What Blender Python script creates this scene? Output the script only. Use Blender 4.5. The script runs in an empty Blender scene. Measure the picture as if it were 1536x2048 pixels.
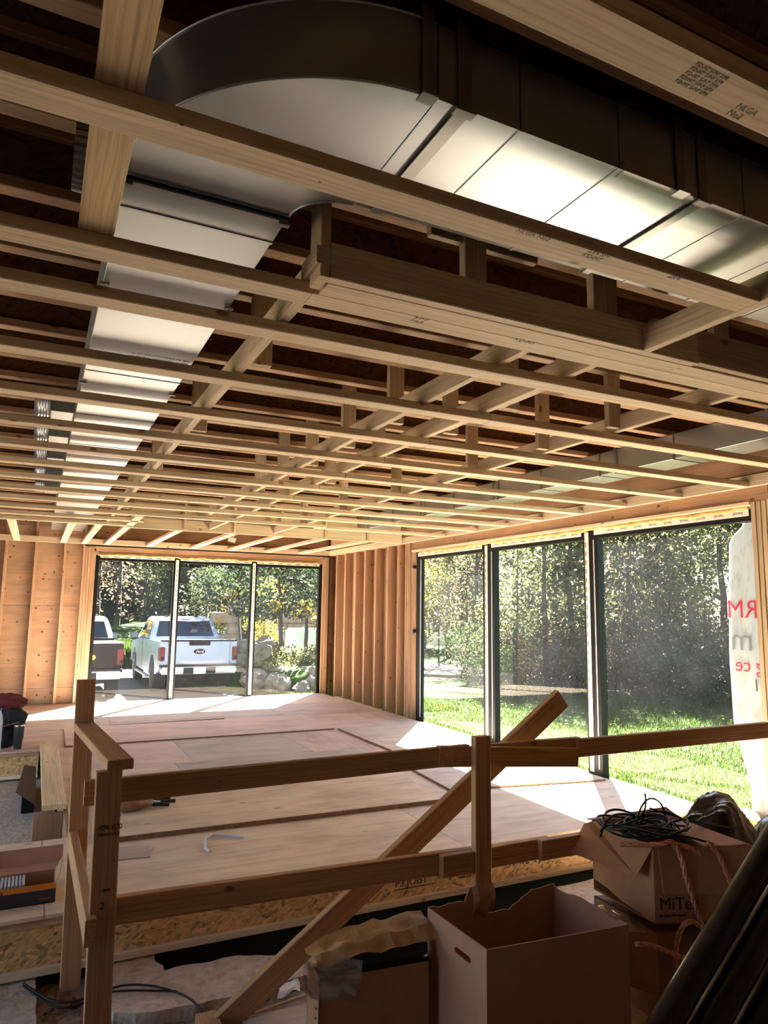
import bpy, bmesh, math, random
import numpy as np
from mathutils import Vector, Matrix, Quaternion, noise as mnz
rnd = random.Random(7)
nr = np.random.default_rng(11)
S = bpy.context.scene
COL = S.collection
PI = math.pi

# ------------------------------------------------------------------ camera
cd = bpy.data.cameras.new('camera'); cam = bpy.data.objects.new('camera', cd); COL.objects.link(cam)
R3 = Vector((0.89698262, -0.4418571, 0.01358257)); U3 = Vector((-0.072497, -0.11672283, 0.990515)); F3 = Vector((0.43608069, 0.88945944, 0.13673166))
cam.matrix_world = Matrix(((R3.x, U3.x, -F3.x, 0), (R3.y, U3.y, -F3.y, 0), (R3.z, U3.z, -F3.z, 1.5), (0, 0, 0, 1)))
cd.sensor_width = 36; cd.sensor_fit = 'AUTO'; cd.lens = 1404.954 / 2048 * 36; cd.clip_start = .05; cd.clip_end = 400
S.camera = cam

# ------------------------------------------------------------------ light and exposure
SUN_EL = math.radians(47); SUN_H = Vector((.613, .790, 0))
SUN_E, SKY_E = 125.0, .5
w = bpy.data.worlds.new('sky'); S.world = w; w.use_nodes = True
nt = w.node_tree; bg = nt.nodes['Background']
sky = nt.nodes.new('ShaderNodeTexSky'); sky.sky_type = 'NISHITA'; sky.sun_disc = False
sky.sun_elevation = SUN_EL; sky.sun_rotation = math.atan2(SUN_H.x, SUN_H.y)
nt.links.new(sky.outputs[0], bg.inputs[0]); bg.inputs[1].default_value = SKY_E
sl = bpy.data.lights.new('sun', 'SUN'); sl.energy = SUN_E; sl.angle = .009; sl.color = (1, .95, .88)
so = bpy.data.objects.new('sun', sl); COL.objects.link(so)
sd = -(SUN_H.normalized() * math.cos(SUN_EL) + Vector((0, 0, math.sin(SUN_EL))))
so.rotation_euler = sd.to_track_quat('-Z', 'Y').to_euler(); so.location = (8, 10, 15)
S.view_settings.view_transform = 'Standard'; S.view_settings.look = 'None'
S.view_settings.gamma = 1; S.view_settings.use_curve_mapping = False
S.view_settings.exposure = 0.9
S.cycles.diffuse_bounces = 6; S.cycles.max_bounces = 12; S.cycles.transparent_max_bounces = 16
S.cycles.caustics_reflective = False; S.cycles.caustics_refractive = False
S.cycles.sample_clamp_indirect = 8

# ------------------------------------------------------------------ materials
def lin(h):
    h = h.lstrip('#'); v = [int(h[i:i + 2], 16) / 255 for i in (0, 2, 4)]
    return tuple(x / 12.92 if x <= .04045 else ((x + .055) / 1.055) ** 2.4 for x in v) + (1,)
def sc(c, k): return (min(c[0] * k, 1), min(c[1] * k, 1), min(c[2] * k, 1), 1)
def mat(name, col=(.5, .5, .5, 1), rough=.6, metal=0, spec=.5, alpha=None):
    m = bpy.data.materials.new(name); m.use_nodes = True
    b = m.node_tree.nodes['Principled BSDF']
    b.inputs['Base Color'].default_value = col; b.inputs['Roughness'].default_value = rough
    b.inputs['Metallic'].default_value = metal; b.inputs['Specular IOR Level'].default_value = spec
    return m, m.node_tree, b
def N(nt, t, **k):
    n = nt.nodes.new('ShaderNode' + t)
    for a, v in k.items(): setattr(n, a, v)
    return n
def L(nt, a, b): nt.links.new(a, b)
def ramp(nt, fac, stops):
    r = N(nt, 'ValToRGB'); e = r.color_ramp.elements
    while len(e) < len(stops): e.new(.5)
    for i, (p, c) in enumerate(stops): e[i].position = p; e[i].color = c if len(c) == 4 else (*c, 1)
    L(nt, fac, r.inputs[0]); return r.outputs[0]
def mix(nt, fac, a, b, mode='MIX'):
    m = N(nt, 'MixRGB', blend_type=mode)
    for i, v in ((0, fac), (1, a), (2, b)):
        if hasattr(v, 'links'): L(nt, v, m.inputs[i])
        else: m.inputs[i].default_value = v
    return m.outputs[0]
def coords(nt, scale, rand=True, kind='Object'):
    tc = N(nt, 'TexCoord'); out = tc.outputs[kind]
    if rand:
        oi = N(nt, 'ObjectInfo'); mu = N(nt, 'Math', operation='MULTIPLY'); L(nt, oi.outputs['Random'], mu.inputs[0]); mu.inputs[1].default_value = 37.3
        ad = N(nt, 'VectorMath', operation='ADD'); L(nt, out, ad.inputs[0]); L(nt, mu.outputs[0], ad.inputs[1]); out = ad.outputs[0]
    mp = N(nt, 'Mapping'); mp.inputs['Scale'].default_value = scale; L(nt, out, mp.inputs['Vector'])
    return mp.outputs[0]
def noise(nt, v, scale=1, det=4, rough=.55, dist=0):
    n = N(nt, 'TexNoise'); n.inputs['Scale'].default_value = scale; n.inputs['Detail'].default_value = det
    n.inputs['Roughness'].default_value = rough; n.inputs['Distortion'].default_value = dist
    L(nt, v, n.inputs['Vector']); return n.outputs['Fac']
def voro(nt, v, scale=1, out='Distance', rnd_=1):
    n = N(nt, 'TexVoronoi'); n.inputs['Scale'].default_value = scale; n.inputs['Randomness'].default_value = rnd_
    L(nt, v, n.inputs['Vector']); return n.outputs[out]
def bump(nt, b, h, s=.2, d=.01):
    n = N(nt, 'Bump'); n.inputs['Strength'].default_value = s; n.inputs['Distance'].default_value = d
    L(nt, h, n.inputs['Height']); L(nt, n.outputs[0], b.inputs['Normal'])

def knotmask(nt, scale, r, gate):
    vn = N(nt, 'TexVoronoi'); vn.inputs['Scale'].default_value = 1; L(nt, coords(nt, scale), vn.inputs['Vector'])
    kf = ramp(nt, vn.outputs['Distance'], [(0, (1, 1, 1)), (r, (.8, .8, .8)), (r * 1.7, (0, 0, 0))])
    sp = N(nt, 'SeparateColor'); L(nt, vn.outputs['Color'], sp.inputs[0])
    return mix(nt, 1, kf, ramp(nt, sp.outputs[0], [(gate, (0, 0, 0)), (gate + .02, (1, 1, 1))]), 'MULTIPLY')
def wood(name, base, rings=1.0, knots=.075, vary=.22, rough=.62):
    m, nt, b = mat(name, base, rough, spec=.25)
    g = noise(nt, coords(nt, (1.6, 60, 60)), 1, 4, .65, .4)
    c = ramp(nt, g, [(.28, sc(base, 1 - .26 * rings)), (.5, base), (.72, sc(base, 1.12))])
    wv = N(nt, 'TexWave', bands_direction='Y'); wv.inputs['Scale'].default_value = 9; wv.inputs['Distortion'].default_value = 9; wv.inputs['Detail'].default_value = 3; wv.inputs['Detail Scale'].default_value = .6
    L(nt, coords(nt, (.3, 2.0, 2.0)), wv.inputs['Vector'])
    c = mix(nt, 1, c, ramp(nt, wv.outputs['Fac'], [(.0, (1 - .11 * rings, 1 - .15 * rings, 1 - .2 * rings)), (.4, (1, 1, 1))]), 'MULTIPLY')
    g2 = noise(nt, coords(nt, (.5, 5, 5)), 1.5, 2)
    c = mix(nt, .5, c, mix(nt, 1, c, ramp(nt, g2, [(.3, (.72, .70, .68)), (.7, (1.15, 1.12, 1.1))]), 'MULTIPLY'))
    c = mix(nt, knotmask(nt, (5, 9, 9), .085, .55), c, (base[0] * .32, base[1] * .22, base[2] * .14, 1))
    c = mix(nt, knotmask(nt, (16, 26, 26), .055, .9), c, (.03, .022, .018, 1))
    oi = N(nt, 'ObjectInfo'); rv = ramp(nt, oi.outputs['Random'], [(0, (1 - vary,) * 3), (1, (1, 1, 1))])
    c = mix(nt, 1, c, rv, 'MULTIPLY')
    L(nt, c, b.inputs['Base Color']); bump(nt, b, g, .12, .003); return m
def ply(name, base, vary=.2, nails=None):
    m, nt, b = mat(name, base, .66, spec=.25)
    g = noise(nt, coords(nt, (1.2, 30, 12)), 1, 5, .65, .8)
    c = ramp(nt, g, [(.28, sc(base, .8)), (.5, base), (.72, sc(base, 1.12))])
    g2 = noise(nt, coords(nt, (1.6, 3.2, 1.6)), 1.2, 5, .62)
    c = mix(nt, .75, c, mix(nt, 1, c, ramp(nt, g2, [(.3, (.68, .64, .62)), (.5, (.98, .96, .95)), (.7, (1.16, 1.15, 1.14))]), 'MULTIPLY'))
    c = mix(nt, knotmask(nt, (2.6, 7, 2.6), .06, .45), c, sc(base, .34))
    if nails: c = mix(nt, knotmask(nt, nails, .11, .25), c, (.05, .03, .02, 1))
    oi = N(nt, 'ObjectInfo'); c = mix(nt, 1, c, ramp(nt, oi.outputs['Random'], [(0, (1 - vary, 1 - vary * 1.1, 1 - vary * 1.15)), (1, (1, 1, 1))]), 'MULTIPLY')
    L(nt, c, b.inputs['Base Color']); bump(nt, b, g, .1, .003); return m
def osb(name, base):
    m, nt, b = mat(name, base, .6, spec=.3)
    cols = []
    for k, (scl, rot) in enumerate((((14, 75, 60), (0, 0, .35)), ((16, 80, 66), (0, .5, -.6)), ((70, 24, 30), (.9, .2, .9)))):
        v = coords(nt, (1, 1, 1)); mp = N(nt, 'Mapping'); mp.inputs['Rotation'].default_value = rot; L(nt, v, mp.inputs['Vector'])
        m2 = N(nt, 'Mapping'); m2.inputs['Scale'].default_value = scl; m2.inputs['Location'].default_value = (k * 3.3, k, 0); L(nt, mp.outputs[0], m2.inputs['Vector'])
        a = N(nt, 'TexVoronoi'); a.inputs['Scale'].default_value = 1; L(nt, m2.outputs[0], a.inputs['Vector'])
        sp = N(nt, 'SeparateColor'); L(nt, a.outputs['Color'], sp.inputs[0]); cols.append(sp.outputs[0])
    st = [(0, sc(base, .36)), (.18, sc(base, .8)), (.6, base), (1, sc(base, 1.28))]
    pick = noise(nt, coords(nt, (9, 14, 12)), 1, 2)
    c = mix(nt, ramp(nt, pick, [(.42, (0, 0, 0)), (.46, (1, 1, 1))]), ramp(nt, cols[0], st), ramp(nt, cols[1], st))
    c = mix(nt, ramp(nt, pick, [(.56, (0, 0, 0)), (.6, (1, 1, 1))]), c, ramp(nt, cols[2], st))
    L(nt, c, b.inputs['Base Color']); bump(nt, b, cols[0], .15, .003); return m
def plain(name, col, rough=.6, metal=0, spec=.5, nscale=0, amt=.25, bmp=0, rand=0):
    m, nt, b = mat(name, col, rough, metal, spec)
    if nscale:
        g = noise(nt, coords(nt, (1, 1, 1)), nscale, 5, .6)
        c = ramp(nt, g, [(.3, sc(col, 1 - amt)), (.7, sc(col, 1 + amt))])
        if rand:
            oi = N(nt, 'ObjectInfo'); c = mix(nt, 1, c, ramp(nt, oi.outputs['Random'], [(0, (1 - rand,) * 3), (1, (1, 1, 1))]), 'MULTIPLY')
        L(nt, c, b.inputs['Base Color'])
        if bmp: bump(nt, b, g, bmp, .02)
    return m

M = {}
M['spruce'] = wood('spruce lumber', lin('E8D5B8'))
M['spruce2'] = wood('weathered spruce lumber', lin('D6C0A0'))
M['fir'] = wood('orange fir studs', lin('B9977C'), 1.1)
M['rail'] = wood('shaded spruce rail', lin('C69C74'), 1.1)  # spruce again, with its backlit shade put into a browner colour
M['plank'] = wood('pale planed board', lin('E2CBA2'), 1.3, .05)
M['endgrain'] = plain('end grain', lin('C9A878'), .7, nscale=60, amt=.25)
M['ply'] = ply('deck plywood', lin('DAC6B0'))
M['plypink'] = ply('pink deck plywood', lin('D9C1AD'), .14)
M['plygrey'] = ply('grey deck plywood', lin('C6B7A7'), .14)
M['plyyel'] = ply('yellow deck plywood', lin('DFC9AC'), .1)
M['sheath'] = ply('wall sheathing plywood', lin('B4947A'), .1, (9, 9, 9))
M['osb'] = osb('osb web', lin('D6B07C'))
M['osbshade'] = osb('shaded osb', lin('67452A'))  # darker copy of the osb web, overhead shade put into its colour
M['flange'] = wood('joist flange lumber', lin('C4A284'))
M['lvl'] = wood('header lumber', lin('AE8A6C'), .8, .02)
def steel(name, col, r):
    m, nt, b = mat(name, col, r, 1)
    g = noise(nt, coords(nt, (1, 1, 1)), 70, 3, .6); bump(nt, b, g, .03, .002)
    return m
M['steel'] = steel('galvanised sheet', lin('B2B7B8'), .4)
M['steel2'] = steel('dull galvanised strap', lin('9C9B98'), .42)
M['tapefoil'] = steel('foil tape', lin('C4C4C0'), .36)
M['black'] = plain('black anodised aluminium', lin('0c0d0f'), .5, spec=.2)
M['blackrub'] = plain('black rubber', lin('101010'), .55)
M['blackplastic'] = plain('glossy black plastic', lin('0B0B0C'), .3)
M['bag'] = plain('black polythene', lin('0d0d0e'), .28)
M['membrane'] = plain('black void sheet', lin('0c0d11'), .75)  # near-black, stands in for the unlit depth under the deck
M['white'] = plain('white print', lin('E8E8E6'), .6)
M['tape'] = plain('white membrane tape', lin('DEDEDC'), .6, nscale=40, amt=.12)
M['print'] = plain('dark print', lin('27262A'), .7)
M['printgrey'] = plain('grey stamp', lin('6A6152'), .7)
M['foam'] = plain('yellow spray foam', lin('C9A96A'), .8, nscale=40, amt=.3, bmp=.5)
M['card'] = plain('brown cardboard', lin('A87B58'), .75, nscale=14, amt=.1, bmp=.02)
M['cardp'] = plain('pinkish cardboard', lin('AD8268'), .78, nscale=10, amt=.07)
M['cardd'] = plain('cardboard, inside', lin('8A6448'), .8, nscale=10, amt=.1)
M['kraft'] = plain('kraft paper', lin('B08A5C'), .75, nscale=6, amt=.15, bmp=.3)
M['concrete'] = plain('concrete', lin('BCAB98'), .9, nscale=22, amt=.28, bmp=.5)
M['dirt'] = plain('dirt', lin('9A8573'), .95, nscale=30, amt=.4, bmp=1)
M['orange'] = plain('orange carton print', lin('CF7A22'), .6)
M['darkcarton'] = plain('dark carton print', lin('2A2A31'), .5)
M['silver'] = plain('pale strip', lin('C4C8D2'), .4)
M['red'] = plain('red print', lin('D8304E'), .6)
M['greyprint'] = plain('grey print', lin('8A9296'), .6)
M['rope'] = plain('orange rope', lin('C98A6C'), .8, nscale=50, amt=.3)
M['leather'] = plain('brown leather', lin('8C6244'), .6, nscale=12, amt=.25)
M['maroon'] = plain('maroon cloth', lin('5E1A24'), .8)
M['navy'] = plain('dark tool bag cloth', lin('17181E'), .8)
M['tumbler'] = plain('dark green enamel', lin('2A322F'), .35)
M['bumper'] = plain('satin bumper steel', lin('9EA2A4'), .4)
M['chrome'] = plain('chrome', lin('B0B2B4'), .3, 1)
M['blue'] = plain('blue plastic', lin('3A5FA8'), .4)
M['paper'] = plain('white paper scrap', lin('DAD5CC'), .8)
M['tarp'] = plain('white tarpaulin', lin('E3E6E8'), .6)
M['plyedge'] = plain('plywood edge laminations', lin('7A5A40'), .8, nscale=40, amt=.3)  # edges darker by nature; their unlit look is also in the colour
def clear_tape():
    m = bpy.data.materials.new('clear packing tape'); m.use_nodes = True; nt = m.node_tree; nt.nodes.clear()
    o = N(nt, 'OutputMaterial'); t = N(nt, 'BsdfTransparent'); t.inputs[0].default_value = (.93, .91, .88, 1)
    g = N(nt, 'BsdfGlossy'); g.inputs['Roughness'].default_value = .12; x = N(nt, 'MixShader'); x.inputs[0].default_value = .3
    L(nt, t.outputs[0], x.inputs[1]); L(nt, g.outputs[0], x.inputs[2]); L(nt, x.outputs[0], o.inputs[0]); return m
M['cleartape'] = clear_tape()
def glass(name, tint, dirt):
    m = bpy.data.materials.new(name); m.use_nodes = True; nt = m.node_tree; nt.nodes.clear()
    o = N(nt, 'OutputMaterial'); t = N(nt, 'BsdfTransparent'); t.inputs[0].default_value = tint
    g = N(nt, 'BsdfGlossy'); g.inputs['Roughness'].default_value = .0
    fr = N(nt, 'Fresnel'); ge = N(nt, 'NewGeometry'); mi = N(nt, 'MapRange'); L(nt, ge.outputs['Backfacing'], mi.inputs[0]); mi.inputs[3].default_value = 1.22; mi.inputs[4].default_value = 1 / 1.22
    L(nt, mi.outputs[0], fr.inputs[0])
    x = N(nt, 'MixShader'); L(nt, fr.outputs[0], x.inputs[0]); L(nt, t.outputs[0], x.inputs[1]); L(nt, g.outputs[0], x.inputs[2])
    d = N(nt, 'BsdfTranslucent'); d.inputs[0].default_value = (.9, .9, .92, 1)
    nz = noise(nt, coords(nt, (1, 1, .6), True), 1.2, 5, .6)
    y = N(nt, 'MixShader'); L(nt, ramp(nt, nz, [(.35, (dirt * .35,) * 3), (.7, (dirt * 1.5,) * 3)]), y.inputs[0])
    L(nt, x.outputs[0], y.inputs[1]); L(nt, d.outputs[0], y.inputs[2]); L(nt, y.outputs[0], o.inputs[0]); return m
M['glass'] = glass('dusty window glass', (.92, .935, .93, 1), .0019)
M['glass1'] = glass('clear window glass', (.92, .935, .93, 1), .0008)
M['carglass'] = plain('dark car glass', lin('11151b'), .06)
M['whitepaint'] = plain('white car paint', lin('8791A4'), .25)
M['darkpaint'] = plain('dark car paint', lin('1A1312'), .45, spec=.12)
M['redlens'] = plain('red tail lens', lin('55090F'), .3)
M['tire'] = plain('tyre rubber', lin('1d1c1c'), .8)
M['rock'] = plain('field stone', lin('776A58'), .9, nscale=5, amt=.4, bmp=.8, rand=.3)
M['bark'] = plain('tree bark', lin('3A332C'), .9, nscale=14, amt=.4, bmp=.6, rand=.3)
M['gravel'] = plain('pale gravel', lin('4E463F'), .95, nscale=9, amt=.3, bmp=.4)
M['woodfloor'] = plain('wooded hillside', lin('302F20'), .95, nscale=1.2, amt=.5, bmp=1)
M['lawn'] = plain('lawn soil and grass', lin('293A13'), 1, spec=.1, nscale=5, amt=.4, bmp=.5)
LEAF_ALB = .42
def leaf(name, stops, gl=.015, alb=.52):
    m = bpy.data.materials.new(name); m.use_nodes = True; nt = m.node_tree; nt.nodes.clear()
    o = N(nt, 'OutputMaterial'); at = N(nt, 'Attribute'); at.attribute_name = 'tint'
    oi = N(nt, 'ObjectInfo'); ma = N(nt, 'Math', operation='MULTIPLY_ADD'); L(nt, oi.outputs['Random'], ma.inputs[0]); ma.inputs[1].default_value = .3; L(nt, at.outputs['Fac'], ma.inputs[2])
    ms = N(nt, 'Math', operation='SUBTRACT'); L(nt, ma.outputs[0], ms.inputs[0]); ms.inputs[1].default_value = .15
    c = ramp(nt, ms.outputs[0], [(p, sc(q, alb)) for p, q in stops])
    d = N(nt, 'BsdfDiffuse'); L(nt, c, d.inputs[0]); t = N(nt, 'BsdfTranslucent'); L(nt, c, t.inputs[0])
    x = N(nt, 'MixShader'); x.inputs[0].default_value = .55; L(nt, d.outputs[0], x.inputs[1]); L(nt, t.outputs[0], x.inputs[2])
    g = N(nt, 'BsdfGlossy'); g.inputs['Roughness'].default_value = .4; y = N(nt, 'MixShader'); y.inputs[0].default_value = gl
    L(nt, x.outputs[0], y.inputs[1]); L(nt, g.outputs[0], y.inputs[2]); L(nt, y.outputs[0], o.inputs[0]); return m
M['leafgreen'] = leaf('green leaves', [(0, lin('343A26')), (.5, lin('5C6240')), (.85, lin('8C8E58')), (1, lin('C6BC74'))])
M['leafdark'] = leaf('dark leaves', [(0, lin('20281C')), (.5, lin('38442C')), (.9, lin('5C6840')), (1, lin('8F9460'))])
M['leafbrown'] = leaf('brown autumn leaves', [(0, lin('3A3026')), (.5, lin('6A5C46')), (.85, lin('948560')), (1, lin('C8B878'))])
M['leafyel'] = leaf('yellow autumn leaves', [(0, lin('5E6A2A')), (.4, lin('A89A38')), (.75, lin('D8B44A')), (1, lin('DDA06A'))])
M['grass'] = leaf('grass blades', [(0, lin('4A6324')), (.5, lin('6B8A36')), (1, lin('9CB452'))], 0, .15)

# ------------------------------------------------------------------ builders
WORLD = {}
def link(o, parent=None, W=None):
    COL.objects.link(o); W = W or Matrix.Identity(4)
    WORLD[o.name] = W
    if parent is not None:
        o.parent = parent; o.matrix_basis = WORLD[parent.name].inverted() @ W
    else: o.matrix_basis = W
    return o
def tag(o, label=None, cat=None, group=None, kind=None):
    for k, v in (('label', label), ('category', cat), ('group', group), ('kind', kind)):
        if v: o[k] = v
    return o
def empty(name, loc=(0, 0, 0), label=None, cat=None, group=None, kind=None, rz=0, parent=None):
    o = bpy.data.objects.new(name, None); o.empty_display_size = .1
    link(o, parent, Matrix.Translation(loc) @ Matrix.Rotation(rz, 4, 'Z')); return tag(o, label, cat, group, kind)
def mesh(name, vs, fs, m, parent=None, W=None, smooth=False):
    me = bpy.data.meshes.new(name); me.from_pydata([tuple(v) for v in vs], [], fs); me.validate()
    if m: me.materials.append(m)
    if smooth: me.shade_smooth()
    return link(bpy.data.objects.new(name, me), parent, W)
def frombm(name, bm, m, parent=None, W=None, smooth=False):
    bmesh.ops.recalc_face_normals(bm, faces=bm.faces)
    me = bpy.data.meshes.new(name); bm.to_mesh(me); bm.free()
    for mm in (m if isinstance(m, list) else [m]): me.materials.append(mm)
    if smooth: me.shade_smooth()
    return link(bpy.data.objects.new(name, me), parent, W)
CACHE = {}
def barmesh(l, wd, t, m, ch):
    k = (round(l, 3), round(wd, 4), round(t, 4), m.name, ch)
    if k in CACHE: return CACHE[k]
    y, z = wd / 2, t / 2; c = min(ch, y * .45, z * .45)
    ring = [(-y + c, -z), (y - c, -z), (y, -z + c), (y, z - c), (y - c, z), (-y + c, z), (-y, z - c), (-y, -z + c)]
    vs = [(sx * l / 2, a, b) for sx in (-1, 1) for a, b in ring]
    fs = [(i, i + 8, (i + 1) % 8 + 8, (i + 1) % 8) for i in range(8)] + [tuple(range(8)), tuple(range(15, 7, -1))]
    me = bpy.data.meshes.new('bar'); me.from_pydata(vs, [], fs); me.materials.append(m); CACHE[k] = me; return me
def bar(name, p0, p1, wv, wd, t, m, parent=None, ch=.003):
    """lumber from p0 to p1 (axis), width wd along wv, thickness t"""
    p0, p1 = Vector(p0), Vector(p1); d = (p1 - p0); l = d.length; d.normalize()
    wv = Vector(wv); wv = (wv - d * wv.dot(d)).normalized(); n = d.cross(wv)
    W = Matrix(((d.x, wv.x, n.x, 0), (d.y, wv.y, n.y, 0), (d.z, wv.z, n.z, 0), (0, 0, 0, 1)))
    W.translation = (p0 + p1) / 2
    return link(bpy.data.objects.new(name, barmesh(l, wd, t, m, ch)), parent, W)
def bx(name, x0, x1, y0, y1, z0, z1, m, parent=None, ch=.003):
    s = (x1 - x0, y1 - y0, z1 - z0); c = ((x0 + x1) / 2, (y0 + y1) / 2, (z0 + z1) / 2)
    o = sorted(range(3), key=lambda i: -s[i])
    def ax(i, v): q = [0, 0, 0]; q[i] = v; return Vector(q)
    a = ax(o[0], s[o[0]] / 2)
    return bar(name, Vector(c) - a, Vector(c) + a, ax(o[1], 1), s[o[1]], s[o[2]], m, parent, ch)
def tube(name, pts, r, m, parent=None, res=8, cyc=False, smooth=True):
    cu = bpy.data.curves.new(name, 'CURVE'); cu.dimensions = '3D'; cu.bevel_depth = r; cu.bevel_resolution = max(0, res // 4 - 1); cu.use_fill_caps = True
    sp = cu.splines.new('NURBS' if smooth and len(pts) > 2 else 'POLY'); sp.points.add(len(pts) - 1)
    for p, q in zip(sp.points, pts): p.co = (*q, 1)
    if smooth and len(pts) > 2: sp.use_endpoint_u = not cyc; sp.order_u = 3
    sp.use_cyclic_u = cyc; cu.resolution_u = 6
    cu.materials.append(m)
    o = bpy.data.objects.new(name, cu); 
    dg = bpy.context.evaluated_depsgraph_get
    COL.objects.link(o); me = bpy.data.meshes.new_from_object(o.evaluated_get(bpy.context.evaluated_depsgraph_get())) ; COL.objects.unlink(o); bpy.data.objects.remove(o)
    if not me.materials: me.materials.append(m)
    me.shade_smooth(); me.name = name
    return link(bpy.data.objects.new(name, me), parent)
def lathe(name, prof, m, parent=None, W=None, n=20, smooth=True, crimp=0):
    vs = [(r * (1 + crimp * (k % 2)) * math.cos(2 * PI * k / n), r * (1 + crimp * (k % 2)) * math.sin(2 * PI * k / n), z) for r, z in prof for k in range(n)]
    fs = [(i * n + k, i * n + (k + 1) % n, (i + 1) * n + (k + 1) % n, (i + 1) * n + k) for i in range(len(prof) - 1) for k in range(n)]
    fs += [tuple(range(n - 1, -1, -1)), tuple(range((len(prof) - 1) * n, len(prof) * n))]
    o = mesh(name, vs, fs, m, parent, W)
    if smooth:
        o.data.shade_smooth()
        try: o.data.set_sharp_from_angle(angle=.6)
        except Exception: pass
    return o
def prism(name, poly, axis, a0, a1, m, parent=None, W=None, bev=0):
    """polygon of (u,v) pushed along axis from a0 to a1: axis x: u=y,v=z; y: u=x,v=z; z: u=x,v=y"""
    def p(u, v, a): return {'x': (a, u, v), 'y': (u, a, v), 'z': (u, v, a)}[axis]
    bm = bmesh.new(); n = len(poly)
    A = [bm.verts.new(p(u, v, a0)) for u, v in poly]; B = [bm.verts.new(p(u, v, a1)) for u, v in poly]
    bm.faces.new(A); bm.faces.new(B[::-1])
    for i in range(n): bm.faces.new((A[i], A[(i + 1) % n], B[(i + 1) % n], B[i]))
    if bev: bmesh.ops.bevel(bm, geom=bm.edges[:], offset=bev, segments=2, affect='EDGES', clamp_overlap=True)
    bmesh.ops.triangulate(bm, faces=[f for f in bm.faces if len(f.verts) > 4])
    return frombm(name, bm, m, parent, W)
def bevbox(name, x0, x1, y0, y1, z0, z1, b, m, parent=None, W=None, seg=2):
    bm = bmesh.new(); bmesh.ops.create_cube(bm, size=1)
    for v in bm.verts: v.co = ((x0 + x1) / 2 + v.co.x * (x1 - x0), (y0 + y1) / 2 + v.co.y * (y1 - y0), (z0 + z1) / 2 + v.co.z * (z1 - z0))
    if b: bmesh.ops.bevel(bm, geom=bm.edges[:], offset=b, segments=seg, affect='EDGES', clamp_overlap=True)
    return frombm(name, bm, m, parent, W)
def text(name, body, size, W, m, parent=None, ext=.0006, align='LEFT', shear=0, sx=1, bold=.004):
    cu = bpy.data.curves.new(name, 'FONT'); cu.body = body; cu.size = size; cu.extrude = ext; cu.align_x = align; cu.shear = shear; cu.resolution_u = 3
    o = bpy.data.objects.new(name, cu); COL.objects.link(o)
    me = bpy.data.meshes.new_from_object(o.evaluated_get(bpy.context.evaluated_depsgraph_get())); COL.objects.unlink(o); bpy.data.objects.remove(o)
    me.materials.clear(); me.materials.append(m); me.name = name
    return link(bpy.data.objects.new(name, me), parent, W @ Matrix.Diagonal((sx, 1, 1, 1)))
def face(loc, right, up):
    r, u = Vector(right).normalized(), Vector(up).normalized(); n = r.cross(u)
    W = Matrix(((r.x, u.x, n.x, 0), (r.y, u.y, n.y, 0), (r.z, u.z, n.z, 0), (0, 0, 0, 1))); W.translation = loc; return W
def lumpy(name, c, s, m, parent=None, sub=3, amp=.15, fr=3, seed=0, flat=True, squash=None):
    from mathutils import noise as mn
    bm = bmesh.new(); bmesh.ops.create_icosphere(bm, subdivisions=sub, radius=1)
    for v in bm.verts:
        k = 1 + amp * mn.noise(v.co * fr + Vector((seed * 3.1, seed, 1))) + amp * .5 * mn.noise(v.co * fr * 2.3 + Vector((seed, 5, 1)))
        q = v.co * k; v.co = (c[0] + q.x * s[0], c[1] + q.y * s[1], c[2] + q.z * s[2])
        if squash is not None and v.co.z < squash: v.co.z = squash
    return frombm(name, bm, m, parent, None, not flat)

# ------------------------------------------------------------------ ceiling
ceil = empty('ceiling', (0, 0, 0), kind='structure')
JB, JS, Y0 = 2.79, .4175, 2.375
for i in range(6):
    for j in range(7):
        bx('subfloor_panel', -3.2 + 1.36 * i, -3.2 + 1.36 * i + 1.355, -2.6 + 2.13 * j, -2.6 + 2.13 * j + 2.125, JB + .242, JB + .26, M['osbshade'], ceil, .001)
bx('light_seal_deck', -3.3, 4.97, -2.65, 12.18, JB + .265, JB + .30, M['osbshade'], ceil, .001)  # unseen slab added to stop sunlight through the panel gaps
for k in range(-12, 24):
    y = Y0 + JS * k
    wb = bx('joist_web', -3.2, 4.94, y - .005, y + .005, JB + .036, JB + .206, M['osbshade'], ceil, .001)
    if k in (2, 3, 4, 5, 6, 8): text('stamp', 'P3 JOIST  9 1/2" PJI 40  MILL 1000', .07, face((.8 + .37 * (k % 4), y - .0058, JB + .07), (1, 0, 0), (0, 0, 1)), M['print'], wb, .0004)
    bx('flange', -3.2, 4.94, y - .031, y + .031, JB, JB + .038, M['flange'], wb)
    bx('flange', -3.2, 4.94, y - .031, y + .031, JB + .204, JB + .242, M['flange'], wb)
ZB, T = 2.45, .038
def batten(x0, x1, yf, z=ZB): return bx('batten', x0, x1, yf - .089, yf, z, z + T, M['spruce'], ceil)
bats = []
b0 = batten(-2.5, 4.76, .83)
bats.append(batten(-2.5, 1.93, 1.42))
batten(-2.5, .69, 2.012); bats.append(batten(.692, 4.76, 2.012))
ys = [2.345, 2.953, 3.56, 4.17, 4.78, 5.36, 5.97, 6.58, 7.2]
spl = [None, 1.98, 1.95, 1.98, 1.96, 1.99, 1.97, 1.95, None]
for y, s in zip(ys, [None, 2.0, 1.99, 2.0, 1.98, 2.0, 1.99, None, None]):
    if s: batten(-2.5, s - .002, y); batten(s + .002, 4.76, y)
    else: batten(-2.5, 4.76, y)
batten(-2.5, 3.05, 7.85); batten(2.95, 4.76, 7.96); batten(-2.5, 1.05, 8.45); batten(-2.5, 1.0, 9.0)
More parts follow.
